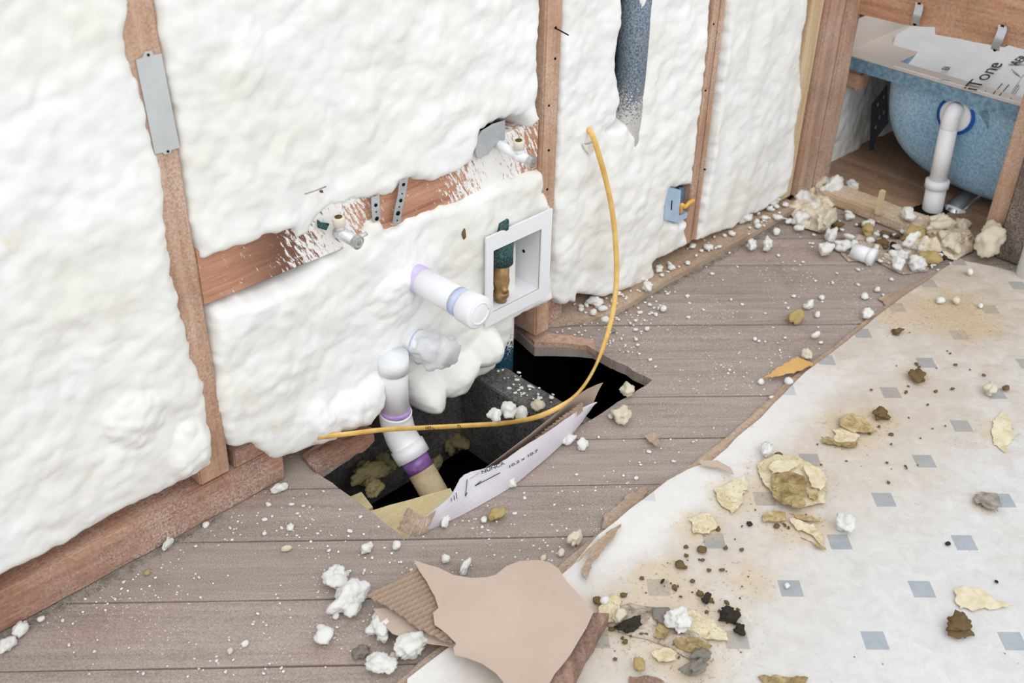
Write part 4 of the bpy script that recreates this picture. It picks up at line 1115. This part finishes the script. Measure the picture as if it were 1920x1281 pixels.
# ------------------------------------------------------------------ debris: individually placed pieces
W_, Y_, T_, B_, K_, G_ = (M[k] for k in ('chunk', 'chunk_y', 'chunk_t', 'chunk_b', 'chunk_k', 'chunk_g'))
L = [
 (632, 1094, 46, W_, 'popcorn-like white foam lump at the top of the pile left of the foreground cardboard', 0, .8),
 (655, 1136, 70, W_, 'largest bent white foam lump left of the foreground cardboard', 0, .75),
 (608, 1200, 36, W_, 'smooth egg-shaped white foam lump lying alone on the boards', 0, .9),
 (716, 1186, 52, W_, 'crumpled white foam lump under the left corner of the foreground cardboard', 0, .8),
 (772, 1226, 62, W_, 'ragged white foam lump between the cardboard and the curled vinyl', 0, .7),
 (718, 1256, 40, W_, 'white foam lump nearest the bottom edge, below the cardboard corner', 0, 1.2),
 (678, 1226, 32, G_, 'greyish foam crumb between two large white lumps near the bottom', 0, .7),
 (738, 1236, 20, Y_, 'yellowish foam crumb between two white lumps near the bottom', 0, .8),
 (630, 1158, 16, W_, 'small white foam crumb just below the largest bent lump', 0, .8),
 (524, 923, 26, W_, 'flat white foam chip on the boards left of the floor hole', 0, .5),
 (545, 993, 16, W_, 'round white foam chip below the flat chip left of the hole', 0, .8),
 (538, 1034, 20, Y_, 'long cream foam chip on the boards left of the hole', 0, .5),
 (688, 1035, 24, W_, 'white chip with brown bits below the left corner of the hole', 0, .7),
 (744, 1028, 20, W_, 'white crumb cluster at the foot of the cardboard strip', 0, .8),
 (835, 1053, 20, W_, 'ragged white foam chip above the foreground cardboard', 0, .7),
 (872, 1074, 34, W_, 'flat white foam chip touching the top edge of the foreground cardboard', 0, .4),
 (835, 984, 26, W_, 'flat white foam chip on the boards just below the cardboard strip', 0, .5),
 (908, 979, 16, W_, 'white foam chip beside the tan crumb below the cardboard strip', 0, .7),
 (931, 973, 30, T_, 'tan crumb on the board below the cardboard strip', 0, .7),
 (957, 909, 24, W_, 'white foam chip against the lower side of the cardboard strip', 0, .8),
 (1066, 832, 26, W_, 'white foam chip, left of the pair beside the upper cardboard strip', 0, .6),
 (1092, 840, 24, W_, 'white foam chip, right of the pair beside the upper cardboard strip', 0, .8),
 (1176, 742, 28, Y_, 'cream foam lump on the sawn edge of the hole', 0, .8),
 (1163, 790, 36, Y_, 'yellowish foam lump on the boards right of the hole', 0, .9),
 (1145, 784, 12, W_, 'small white chip touching the yellowish lump right of the hole', 0, .9),
 (1078, 1020, 38, Y_, 'cream foam scrap at the vinyl edge above the cardboard', 0, .5),
 (1052, 1042, 18, Y_, 'small cream crumb at the vinyl edge above the cardboard', 0, .7),
 (1018, 1050, 16, Y_, 'pale crumb touching the rounded top of the foreground cardboard', 0, .6),
 (1512, 671, 22, Y_, 'cream crumb beside the orange cardboard triangle', 0, .8),
 (1426, 720, 14, W_, 'small white chip below the tip of the orange cardboard triangle', 0, .7),
 (1478, 722, 20, W_, 'white chip at the vinyl edge below the orange triangle', 0, .8),
 (1446, 748, 10, W_, 'tiny white chip on the bare strip beside the vinyl edge', 0, .8),
 (1415, 638, 9, W_, 'tiny white chip in the middle of the boards right of the hole', 0, .8),
 (1528, 635, 20, W_, 'thin white chip on the boards near the vinyl edge', 0, .4),
 (1515, 579, 22, W_, 'elongated white foam chip on the far boards, left of a pair', 0, .6),
 (1532, 594, 16, W_, 'white foam chip on the far boards, lower of a pair', 0, .6),
 (1540, 562, 13, W_, 'white foam chip on the far boards above the pair', 0, .7),
 (1626, 598, 24, W_, 'squarish white foam chip at the vinyl edge', 0, .7),
 (1620, 560, 16, W_, 'white foam chip on the boards before the flat underlay scrap', 0, .9),
 (1645, 547, 14, W_, 'white foam chip on the flat underlay scrap', 0, .7),
 (1491, 605, 34, T_, 'mossy tan clump on the far boards', 0, .5),
 (1243, 584, 14, W_, 'white foam chip below the wall board, right of the cable', 0, .9),
 (1134, 603, 15, W_, 'square white foam chip beside the cable above the hole', 0.015, .9),
 (1115, 572, 24, W_, 'large white foam chip at the wall foot left of the cable', 0.015, 1.0),
 (1112, 590, 16, W_, 'white foam chip below the large one left of the cable', 0.015, .8),
 (1147, 622, 14, G_, 'pale grey chip beside the cable at the corner of the hole', 0, .8),
 (1212, 545, 22, W_, 'white foam chip at the foot of the foam right of the cable', 0.015, .7),
 (1396, 418, 28, W_, 'white foam chip on the wall board near the corner post', 0.015, .6),
 (1418, 421, 16, W_, 'small white foam chip on the wall board near the corner post', 0.015, .6),
 (1437, 470, 30, W_, 'tall white foam chip below the wall board', 0, .5),
 (1408, 470, 26, W_, 'white foam crumb cluster at the edge of the wall board', 0, .6),
 (1455, 440, 18, W_, 'white foam chip just beyond the end of the wall board', 0, .7),
 (1555, 453, 36, W_, 'flat white foam chip left of the loose white pipe cap', 0, .5),
 (1545, 480, 34, W_, 'ragged white foam chip below the flat one near the loose cap', 0, .6),
 (1578, 470, 24, W_, 'white foam chip touching the loose white pipe cap', 0, 1.1),
 (1680, 508, 34, W_, 'flat white foam chip in front of the debris pile', 0, .5),
 (1716, 505, 34, W_, 'blocky pale foam lump in front of the debris pile', 0, .8),
 (1705, 467, 38, W_, 'long white foam splinter on the debris pile', .02, .35),
 (1690, 488, 22, W_, 'small white chip below the long foam splinter', .0, .7),
 (1700, 414, 30, W_, 'spiky white foam lump on the old plate before the tub pipe', .03, .8),
 (1596, 355, 22, W_, 'round white foam chip at the far end of the old plate', .012, .9),
 (1560, 362, 44, W_, 'broad white foam lump at the far end of the old plate', .012, .6),
 (1532, 358, 48, Y_, 'cream foam mound at the foot of the corner post', .0, .7),
 (1502, 380, 34, W_, 'white foam mound left of the old plate', .0, .8),
 (1522, 398, 26, W_, 'small white foam lump beside the old plate', .0, .8),
 (1500, 420, 36, W_, 'ragged white foam heap below the corner post', .0, .7),
 (1545, 430, 56, Y_, 'flat cream foam slab beside the old plate', .0, .45),
 (1625, 442, 28, T_, 'mustard coloured crumb behind the loose pipe cap', .0, .7),
 (1655, 462, 26, B_, 'dark brown crumb right of the loose pipe cap', .0, .7),
 (1678, 470, 24, K_, 'blackish crumb under the long foam splinter', .0, .7),
 (1760, 440, 60, Y_, 'large cream foam lump on the debris pile before the tub', .012, .6),
 (1775, 470, 50, Y_, 'rounded cream foam lump at the near end of the debris pile', .0, .7),
 (1715, 455, 48, T_, 'tan foam lump in the middle of the debris pile', .0, .6),
 (1740, 495, 30, T_, 'mustard foam crumb at the lower end of the debris pile', .0, 1.1),
 (1760, 485, 30, K_, 'dark crumb at the lower end of the debris pile', .0, .7),
 (1800, 430, 30, Y_, 'cream foam crumb next to the plywood before the tub', .012, .8),
 (1405, 392, 30, G_, 'grey foam lump at the foot of the wall near the corner post', .015, .8),
 (1425, 385, 20, G_, 'small grey foam lump above the larger grey one', .015, .8),
 (1448, 385, 26, W_, 'upright white foam lump at the foot of the last foam panel', .015, .8),
 (1376, 415, 22, G_, 'greyish crumb at the wall foot left of the grey lump', .015, .7),
 (40, 1188, 32, W_, 'white foam chip near the bottom left corner, beside the plate', 0, .6),
 (14, 1217, 28, W_, 'crumbly white foam chip at the left picture edge', 0, .9),
 (78, 1164, 14, W_, 'small white foam chip in the dirt along the plate', 0, .8),
 (316, 1027, 26, W_, 'flat white foam chip in the gap along the left plate', 0, .4),
 (387, 987, 14, W_, 'small white chip with dark dirt near the left plate', 0, .8),
 (277, 1077, 13, T_, 'tan crumb in the dirt below the left plate', 0, .8),
 (460, 1211, 16, W_, 'small pale chip near the dark knot in the lower boards', 0, .7),
 (432, 1224, 14, Y_, 'cream chip left of the dark knot in the lower boards', 0, .7),
 # vinyl debris
 (1583, 993, 38, W_, 'bright white paper-like scrap on the vinyl above a grey diamond', .010, .8),
 (1795, 1180, 44, B_, 'brown crumpled clump on the vinyl at lower right', .010, .9),
 (1365, 1158, 32, K_, 'black curled scrap on the vinyl, upper of two', .010, .9),
 (1386, 1183, 26, K_, 'black scrap on the vinyl, lower of two', .010, .7),
 (1242, 1092, 13, K_, 'small black bit lying on a grey diamond', .010, .4),
 (1316, 1033, 18, B_, 'small dark brown clod left of a grey diamond', .010, .9),
 (1275, 1062, 20, B_, 'small brown clod above the dirty grey diamond', .010, .8),
 (1244, 1160, 32, G_, 'grey-brown clump beside the white torn scrap', .010, 1.0),
 (1273, 1176, 46, W_, 'crumpled off-white scrap in the dirt on the vinyl', .010, .9),
 (1312, 1237, 36, G_, 'grey plaster chip near the bottom on the vinyl', .010, .7),
 (1180, 1180, 42, K_, 'elongated black splintery scrap right of the wood strip', .010, .35),
 (1160, 1162, 26, Y_, 'yellow-white scrap right of the cardboard corner', .010, .8),
 (1133, 1130, 20, W_, 'small white crumb at the right corner of the foreground cardboard', .014, .8),
 (1120, 1128, 18, B_, 'dark crumb at the right corner of the foreground cardboard', .014, .9),
 (1324, 1128, 22, K_, 'small black crumb above the black curled scraps', .010, .6),
 (1300, 1262, 46, G_, 'grey-black crumbly clump at the bottom of the vinyl', .010, .5),
 (1198, 1252, 26, T_, 'tan crumb near the bottom edge of the vinyl', .010, .7),
 (1406, 984, 12, K_, 'tiny dark green bit on the vinyl below the stained flakes', .010, .9),
 (1456, 988, 13, B_, 'tiny brown bit below the tan flake on the vinyl', .010, .8),
 (1459, 857, 20, B_, 'brown bit above the big stained flake', .010, .8),
 (1436, 855, 34, W_, 'white crumb left of the dirty diamond above the stained flakes', .010, .5),
 (1650, 783, 30, B_, 'speckled brown patch of crumbs right of the tan flakes', .010, .8),
 (1720, 708, 32, B_, 'brown rectangular crumb below a grey diamond', .010, .7),
 (1681, 625, 26, B_, 'dark brown bit on the upper vinyl', .010, .5),
 (1762, 568, 18, W_, 'white chip on the upper vinyl beside a yellow bit', .010, .8),
 (1791, 569, 18, Y_, 'round yellow bit on the upper vinyl', .010, .8),
 (1855, 738, 26, Y_, 'yellow lump covering the left side of a grey diamond', .010, .8),
 (1886, 730, 16, B_, 'small brown crumb on the upper corner of a grey diamond', .010, .7),
 (1838, 577, 12, W_, 'small white chip beside the farthest grey diamond', .010, .7),
 (1817, 516, 16, W_, 'white chip near the foam blob at the stud foot', .010, .7),
 (1777, 1021, 11, K_, 'tiny dark bit left of a grey diamond', .010, .8),
 (1868, 1092, 8, K_, 'tiny dark bit above the tan wedge', .010, .8),
 (1475, 1101, 12, W_, 'small white ring-like crumb on a grey diamond', .010, .8),
]
for (u, v, wp_, m, lab, z, asp) in L:
    small = wp_ < 22
    nmn = {W_: 'foam_scrap', Y_: 'foam_scrap', T_: 'debris_crumb', B_: 'dirt_clod', K_: 'debris_scrap', G_: 'debris_clump'}[m]
    chunk(u, v, wp_, m, lab, nmn, 'foam scrap' if m in (W_, Y_) else 'debris', z, asp, rot=(math.radians(-20 if asp < .7 else 0) + ((u * 7 + v) % 10) * .1), flat=.35 if m in (B_, G_, K_) else (.55 if wp_ > 40 else .65), lump=.30 if small else (.8 if m in (B_, G_, K_) else .5), sub=2 if small else (3 if wp_ < 40 else 4), fine=.12 if small else .2)
# thin flakes
FL = [
 ('vinyl_backing_flake', [(1448, 892), (1440, 880), (1455, 868), (1492, 866), (1496, 878), (1470, 888)], .021, M['paper_y'], 'small pale flake on top of the big yellow one', .004),
 ('vinyl_backing_flake', [(1505, 872), (1530, 880), (1548, 900), (1540, 925), (1520, 915)], .020, M['paper_y'], 'pale curved flake at the right edge of the big yellow one', .005),
 ('stained_flake', [(1482, 945), (1500, 940), (1510, 950), (1502, 958), (1484, 955)], .020, M['st_b'], 'brown shred at the lower edge of the big yellow flake', .005),
 ('stained_flake', [(1518, 925), (1530, 920), (1535, 932), (1526, 942), (1516, 936)], .019, M['st_t'], 'small ring-like tan shred at the lower right of the big yellow flake', .004),
 ('stained_flake', [(1500, 1010), (1522, 1018), (1545, 1028), (1548, 1032), (1530, 1028)], .011, M['st_b'], 'thin brown shred at the tip of the pale curling flake', .003),
 ('stained_flake', [(1480, 965), (1500, 968), (1535, 975), (1538, 981), (1500, 975)], .011, M['st_t'], 'thin tan sliver right of the narrow stained flake', .003),
 ('stained_flake', [(1238, 1158), (1262, 1152), (1258, 1180), (1244, 1200), (1225, 1196)], .010, M['st_b'], 'brown ragged stained flake beside the crumpled off-white scrap', .005),
 ('stained_flake', [(1262, 1205), (1300, 1200), (1335, 1215), (1318, 1232), (1285, 1225)], .010, M['st_b'], 'brown crumbly flake above the grey plaster chip', .005),
 ('stained_flake', [(1420, 1272), (1450, 1268), (1515, 1274), (1510, 1284), (1440, 1284)], .010, M['st_b'], 'brown sliver at the bottom edge of the vinyl', .003),
 ('stained_flake', [(1180, 1270), (1215, 1268), (1245, 1281), (1240, 1290), (1180, 1290)], .010, M['splinter'], 'brown flat scrap at the bottom edge right of the wood strip', .003),
 ('vinyl_backing_flake', [(1420, 872), (1452, 858), (1500, 862), (1535, 880), (1550, 915), (1545, 948), (1500, 955), (1462, 945), (1430, 905)], .010, M['st_y'], 'big yellow torn backing flake on the vinyl', .008),
 ('stained_flake', [(1445, 895), (1478, 888), (1508, 896), (1510, 930), (1500, 952), (1470, 948), (1448, 932)], .019, M['st_b'], 'brown stained patch lying on the big yellow flake', .005),
 ('vinyl_backing_flake', [(1340, 920), (1395, 893), (1400, 915), (1385, 950), (1372, 968), (1350, 945)], .010, M['st_y'], 'pale triangular backing flake left of the big yellow one', .004),
 ('vinyl_backing_flake', [(1290, 978), (1330, 968), (1345, 990), (1330, 1002), (1300, 1002)], .010, M['st_y'], 'mottled yellow flake above a grey diamond on the vinyl', .006),
 ('stained_flake', [(1428, 970), (1445, 962), (1472, 965), (1475, 978), (1450, 983), (1430, 982)], .010, M['st_t'], 'narrow tan stained flake below the big yellow one', .005),
 ('vinyl_backing_flake', [(1480, 975), (1525, 985), (1545, 1010), (1540, 1030), (1522, 1005), (1490, 992)], .010, M['st_y'], 'pale curling flake right of the tan stained one', .004),
 ('stained_flake', [(1572, 790), (1595, 780), (1622, 788), (1645, 812), (1600, 815), (1575, 802)], .012, M['st_t'], 'wedge of tan stained backing on the vinyl', .008),
 ('vinyl_backing_flake', [(1560, 808), (1590, 804), (1612, 820), (1600, 832), (1565, 830)], .010, M['st_y'], 'pale flake under the tan wedge of backing', .007),
 ('stained_flake', [(1538, 822), (1560, 826), (1608, 832), (1605, 840), (1570, 840), (1540, 832)], .010, M['st_b'], 'narrow brown stained flake below the tan wedge', .005),
 ('vinyl_backing_flake', [(1788, 1110), (1805, 1102), (1835, 1105), (1860, 1125), (1898, 1140), (1860, 1145), (1800, 1145), (1788, 1130)], .009, M['paper_y'], 'tan wedge-shaped foam flake on the vinyl at right', .006),
 ('debris_leaf', [(1826, 932), (1835, 926), (1868, 930), (1872, 950), (1870, 965), (1850, 958), (1838, 948), (1826, 944)], .011, G_, 'grey ragged leaf-like scrap beside a grey diamond', .008),
 ('vinyl_backing_flake', [(1265, 1150), (1300, 1148), (1330, 1165), (1362, 1190), (1365, 1205), (1320, 1200), (1290, 1185)], .010, M['st_y'], 'long yellow flake running to a grey diamond near the bottom', .007),
 ('vinyl_backing_flake', [(1222, 1228), (1250, 1218), (1270, 1228), (1265, 1240), (1235, 1245)], .010, M['st_y'], 'pale oval flake near the bottom of the vinyl', .005),
 ('cardboard_triangle', [(1428, 711), (1494, 670), (1525, 685), (1500, 697), (1470, 706)], .012, M['card_o'], 'orange-tan cardboard triangle on the boards at the vinyl edge', .003),
 ('underlay_scrap', [(1646, 560), (1695, 545), (1760, 512), (1745, 530), (1715, 548), (1690, 560), (1665, 580)], .0025, M['underlay'], 'flat grey-brown underlay scrap on the boards by the vinyl tip', .002),
 ('paper_scrap', [(1202, 820), (1225, 818), (1236, 822), (1232, 842), (1225, 838)], .004, M['underlay'], 'small triangular paper scrap with a white edge on the boards', .010),
 ('vinyl_backing_flake', [(1860, 790), (1880, 770), (1895, 790), (1895, 830), (1885, 850), (1862, 835)], .009, M['paper_y'], 'faint pale flake stuck on the vinyl at the right', .002),
 ('foam_flake', [(1122, 1145), (1150, 1120), (1165, 1135), (1160, 1165), (1130, 1180), (1118, 1165)], .010, M['st_y'], 'yellow crumbly flake at the top of the splintered strip', .010),
]
for i, (nm, pix, z, m, lab, cu) in enumerate(FL):
    flake(nm, pix, z, .0014, m, lab, 'flake' if 'flake' in nm or 'leaf' in nm else 'scrap', cu, .006, i + 2.5, rg=.003)
def mound(name, pix, hgt, mat, label, seed, base=.001):
    P = [PF(u, v, 0).xy[:] for u, v in pix]
    if sum(a[0] * b[1] - b[0] * a[1] for a, b in zip(P, P[1:] + P[:1])) < 0: P = P[::-1]
    P = rough(P, .015, .006, seed); A_ = np.array(P); B2 = np.roll(A_, -1, 0)
    def zf(x, y):
        e = B2 - A_; q = np.array([x, y]) - A_
        t = np.clip((q * e).sum(1) / np.maximum((e * e).sum(1), 1e-12), 0, 1)
        d = np.sqrt(((q - e * t[:, None]) ** 2).sum(1)).min()
        c = Vector((x, y, seed)); f = min(d / .02, 1)
        return base + .001 + hgt * f ** .6 * (.45 + .7 * noise.noise(c * 22) + .8 * (.5 - noise.voronoi(c * 45)[0][0]) + .4 * (.5 - noise.voronoi(c * 110)[0][0]))
    o = sheet(name, P, .0045, lambda x, y: max(zf(x, y), base + .0005), .0004, mat, None, smooth=True)
    return tag(o, label, 'debris')
M['mound_c'] = stained('cream_foam_rubble', srgb(214, 196, 166), srgb(232, 222, 206), srgb(168, 144, 114), .5)
M['mound_g'] = stained('dusty_rubble', srgb(150, 132, 114), srgb(206, 192, 176), srgb(96, 80, 66), .6)
mound('foam_mound', [(1690, 430), (1740, 412), (1790, 425), (1830, 450), (1822, 475), (1790, 492), (1745, 485), (1700, 465)], .034, M['mound_c'], 'cream crumbly foam mound in front of the bathtub, right end of the debris', 1.5, .004)
mound('foam_mound', [(1470, 395), (1500, 350), (1540, 345), (1580, 352), (1590, 372), (1560, 392), (1540, 440), (1500, 430)], .026, M['mound_c'], 'pale foam rubble mound at the foot of the corner post', 2.5, .004)
mound('dust_mound', [(1560, 460), (1600, 440), (1680, 450), (1760, 480), (1740, 510), (1690, 515), (1640, 490), (1590, 492)], .012, M['mound_g'], 'dusty brown rubble spread around the loose pipe cap', 3.5)
mound('dust_mound', [(1120, 1160), (1180, 1140), (1240, 1150), (1330, 1200), (1310, 1255), (1230, 1215), (1150, 1190)], .006, M['mound_g'], 'thin dusty dirt patch on the vinyl right of the splintered strip', 4.5, .0095)
# loose pvc cap, white stick, foam blob at stud foot
pc = empty('loose_pipe_fitting', 'loose white plastic pipe cap lying in the debris', 'pipe cap')
a = PF(1600, 470, .018); b = PF(1640, 484, .018)
tube('fitting_body', [a, a.lerp(b, .75)], .0185, M['pvc'], pc, 24); tube('fitting_collar', [a.lerp(b, .74), a.lerp(b, .76), b], [.019, .0205, .0205], M['pvc'], pc, 24)
thing(box('wood_peg', PF(1645, 401, .03) - Vector((.005, .006, 0)), PF(1645, 401, .03) + Vector((.007, .006, .062)), M['pale'], None, .001), 'pale square wooden peg standing on the old plate before the tub', 'peg')
chunk(1846, 482, 62, M['chunk_y'], 'cream foam blob at the foot of the right orange-brown stud', z=.006, asp=.8, flat=.9, lump=.35, sub=4, rot=.3, seed=3.3)
# scraps in the hole
for u, v, w_px, z, m, lab in ((690, 905, 64, -.13, 'insul', 'dusty insulation clump in the left part of the floor hole'), (720, 885, 50, -.16, 'insul', 'insulation clump right of the drain in shadow of the floor hole'), (700, 925, 40, -.10, 'insul', 'pale insulation lump on the lumber block'),
                        (850, 840, 60, -.22, 'insul', 'brownish insulation clump behind the drain in the floor hole'), (815, 880, 36, -.16, 'insul', 'small insulation clump touching the lower drain pipe'), (890, 815, 34, -.20, 'chunk_g', 'grey crumbs deep in the floor hole below the cable')):
    chunk(u, v, w_px, M[m], lab, 'insulation_clump', 'insulation', z, .7, flat=.5, lump=.5, sub=4, fine=.25)
for u, v, w_px, lab in ((928, 784, 26, 'white foam crumb resting on the yellow cable, leftmost'), (952, 778, 30, 'white foam crumb resting on the yellow cable, middle'), (975, 781, 26, 'white foam crumb resting on the yellow cable, rightmost')):
    p = PW(u, v + 6, YW - .17); chunk(u, v, w_px, W_, lab, P=p, asp=.9, flat=.9, sub=3)
chunk(1008, 770, 24, M['chunk_y'], 'cream foam crumb on the dark joist beside the cable', z=jz, asp=.9, flat=.8)
chunk(878, 712, 14, W_, 'white drip at the tip of the foam over the hole', P=PW(880, 716, YW - .02), flat=.8)
# broken board lip under the cable at the left of the hole
o = thing(sheet('broken_board', rough([PF(u, v, .006).xy[:] for u, v in [(566, 858), (600, 830), (640, 802), (672, 796), (700, 806), (702, 822), (680, 842), (655, 852), (625, 868), (592, 884)]][::-1], .012, .004, 3), .012,
        lambda x, y: .010 + .004 * noise.noise(Vector((x * 30, y * 60, 2))), .012, M['plate']), 'broken dark board end under the cable at the left of the floor hole', 'board')
# torn lip at the top of the hole
o = thing(sheet('split_board', rough([PF(u, v, .004).xy[:] for u, v in [(985, 628), (1002, 644), (1050, 646), (1100, 650), (1118, 662), (1112, 640), (1060, 632), (1010, 622)]], .012, .003, 3), .012,
        lambda x, y: .008 + .002 * noise.noise(Vector((x * 30, y * 60, 2))), .012, M['stud']), 'splintered reddish board lip along the upper edge of the floor hole', 'board')
thing(box('wood_block', (1.385, 1.285, .0145), (1.44, 1.345, .075), M['plate'], None, .003, .002, 4), 'stubby wood block at the foot of the stud behind the hole corner', 'wood block')

# ------------------------------------------------------------------ crumbs: many individuals sharing a few meshes
protos = []
for i in range(6):
    me = chunk_mesh(20 + i * 1.7, .65, .4, 2, .15); me.materials.append(W_); protos.append(me)
protos_t = []
for i in range(4):
    me = chunk_mesh(40 + i * 1.7, .55, .5, 2, .2); me.materials.append(B_); protos_t.append(me)
CR = {}
def scatter(n, pixpoly, lo, hi, pr, name, cat, label, group, z=0.0, power=2.2):
    us = [p[0] for p in pixpoly]; vs_ = [p[1] for p in pixpoly]; c = 0; tries = 0
    while c < n and tries < n * 60:
        tries += 1
        u = random.uniform(min(us), max(us)); v = random.uniform(min(vs_), max(vs_))
        if not inpoly(u, v, pixpoly): continue
        p = PF(u, v, z)
        if inpoly(p.x, p.y, HOLE) and z > -.01: continue
        w_ = lo + (hi - lo) * random.random() ** power
        r = w_ * .5 * PD(u, v, p)
        CR.setdefault(name, []).append((w_, p, (r, r * random.uniform(.6, 1), r * .9), random.uniform(0, 6.28), random.choice(pr), cat, label, group)); c += 1
def place_crumbs(limit=285):
    for name, L_ in CR.items():
        L_.sort(key=lambda q: -q[0])
        for (w_, p, sc3, rz, me, cat, label, group) in L_[:limit]:
            o = bpy.data.objects.new(name, me); COL.objects.link(o)
            o.location = p; o.scale = sc3; o.rotation_euler = (0, 0, rz); tag(o, label, cat, group)
        rest = L_[limit:]
        if rest:
            V = []; F = []
            for (w_, p, sc3, rz, me, *_) in rest:
                m = Matrix.Translation(p) @ Matrix.Rotation(rz, 4, 'Z') @ Matrix.Diagonal((*sc3, 1)); k = len(V)
                V.extend([m @ v.co for v in me.vertices]); F.extend([[i + k for i in q.vertices] for q in me.polygons])
            o = mk('fine_crumbs', V, F, rest[0][4].materials[0], None, True)
            tag(o, 'fine white foam crumbs sprinkled over the floorboards and debris', 'crumbs', kind='stuff')
scatter(75, [(380, 1000), (600, 900), (760, 1015), (780, 1090), (620, 1080), (420, 1010)], 3, 10, protos, 'foam_crumb', 'foam crumb', 'tiny white foam crumb on the boards below the left corner of the hole', 'foam crumbs left of the hole')
scatter(45, [(40, 1270), (240, 1110), (480, 1010), (600, 1060), (700, 1270)], 3, 8, protos, 'foam_crumb', 'foam crumb', 'tiny white foam crumb on the lower left boards', 'foam crumbs on the lower left boards')
scatter(45, [(780, 1005), (1100, 800), (1330, 830), (1150, 970), (1000, 1040), (800, 1040)], 3, 9, protos, 'foam_crumb', 'foam crumb', 'tiny white foam crumb on the boards between the hole and the vinyl', 'foam crumbs between hole and vinyl')
scatter(110, [(1010, 620), (1130, 590), (1250, 500), (1290, 520), (1200, 640), (1230, 690), (1110, 640)], 3, 11, protos, 'foam_crumb', 'foam crumb', 'tiny white foam crumb at the far upper corner of the hole', 'foam crumbs above the hole', z=.001)
scatter(70, [(1230, 680), (1280, 520), (1450, 420), (1700, 520), (1560, 650), (1450, 730)], 3, 9, protos, 'foam_crumb', 'foam crumb', 'tiny white foam crumb on the boards right of the hole', 'foam crumbs right of the hole')
scatter(100, [(1040, 590), (1100, 560), (1225, 505), (1290, 460), (1380, 425), (1480, 365), (1470, 410), (1300, 490), (1130, 590)], 4, 16, protos, 'foam_crumb', 'foam crumb', 'small white foam crumb along the foot of the foamed wall', 'foam crumbs along the wall foot', z=.0155)
scatter(130, [(1450, 400), (1540, 350), (1700, 410), (1860, 460), (1770, 510), (1680, 500), (1560, 480)], 5, 22, protos, 'foam_crumb', 'foam crumb', 'white foam crumb in the debris heap before the bathtub', 'foam crumbs before the bathtub', z=.004)
scatter(40, [(1460, 380), (1540, 400), (1700, 450), (1800, 480), (1740, 505), (1560, 460)], 5, 20, protos_t, 'dirt_clod', 'dirt clod', 'small brown dirt clod in the debris heap before the bathtub', 'dirt clods before the bathtub', z=.002)
scatter(70, [(1120, 1140), (1300, 1010), (1420, 960), (1400, 1220), (1300, 1281), (1150, 1240)], 3, 13, protos_t, 'dirt_clod', 'dirt clod', 'small brown dirt clod on the vinyl near the foreground', 'dirt clods on the lower vinyl', z=.0095)
scatter(45, [(1400, 960), (1560, 780), (1700, 600), (1850, 700), (1700, 900), (1500, 1000)], 3, 9, protos_t, 'dirt_clod', 'dirt clod', 'small brown dirt clod on the middle of the vinyl', 'dirt clods on the middle vinyl', z=.0095)
scatter(30, [(60, 1180), (330, 1030), (400, 1000), (340, 1060), (120, 1180)], 2, 7, protos, 'foam_crumb', 'foam crumb', 'tiny white crumb in the dirt line along the left plate', 'crumbs along the left plate')
scatter(50, [(930, 690), (960, 690), (1052, 745), (1010, 770), (950, 730)], 3, 9, protos, 'foam_crumb', 'foam crumb', 'tiny white crumb on the dark joist in the hole', 'crumbs on the joist', z=jz)
place_crumbs()
# dirt and grit nobody could count, along the foot of the left plate
V = []; F = []
def grit(n, a, b, wdt, lo, hi, z):
    for _ in range(n):
        t = random.random(); p = Vector(a).lerp(Vector(b), t) + Vector((0, -abs(random.gauss(0, wdt)), 0)); r = random.uniform(lo, hi)
        if inpoly(p.x, p.y, HOLE): continue
        k = len(V); an = random.uniform(0, 6.28)
        for j in range(4): V.append((p.x + r * math.cos(an + j * 1.57) * random.uniform(.6, 1.2), p.y + r * math.sin(an + j * 1.57), z))
        V.append((p.x, p.y, z + r * random.uniform(.8, 1.4)))
        F.extend([(k, k + 1, k + 4), (k + 1, k + 2, k + 4), (k + 2, k + 3, k + 4), (k + 3, k, k + 4)])
grit(3500, (.15, YW, 0), (.62, YW, 0), .008, .0006, .0016, .0005)
grit(1500, (1.50, 1.23, 0), (2.2, 1.23, 0), .006, .0008, .002, .0005)
o = mk('plaster_grit', V, F, M['chunk_g']); tag(o, 'fine grey grit gathered along the foot of the timber plates', 'grit', kind='stuff')

# small pieces belong to the part that carries them
SUB = {'cap_rim': 'end_cap', 'knob_screw': 'knob', 'outlet_bore': 'outlet_nut', 'primer_ring': 'pipe', 'box_slot': 'box_face', 'jacket_marking': 'jacket',
       'punched_hole': 'band', 'valve_stem': 'valve_body', 'elbow_socket': 'elbow', 'overflow_flange': 'gasket'}
def basen(o): return o.name.split('.')[0]
for root in [o for o in bpy.data.objects if o.parent is None and o.children]:
    kids = list(root.children); by = {}
    for c in kids: by.setdefault(basen(c), c)
    for c in kids:
        t = SUB.get(basen(c))
        if basen(c) in ('printed_text', 'printed_line'): t = 'printed_face' if 'printed_face' in by else 'sheet'
        if basen(c) == 'nail_hole': t = 'timber' if 'timber' in by else 'plate'
        if t and t in by and by[t] is not c: c.parent = by[t]
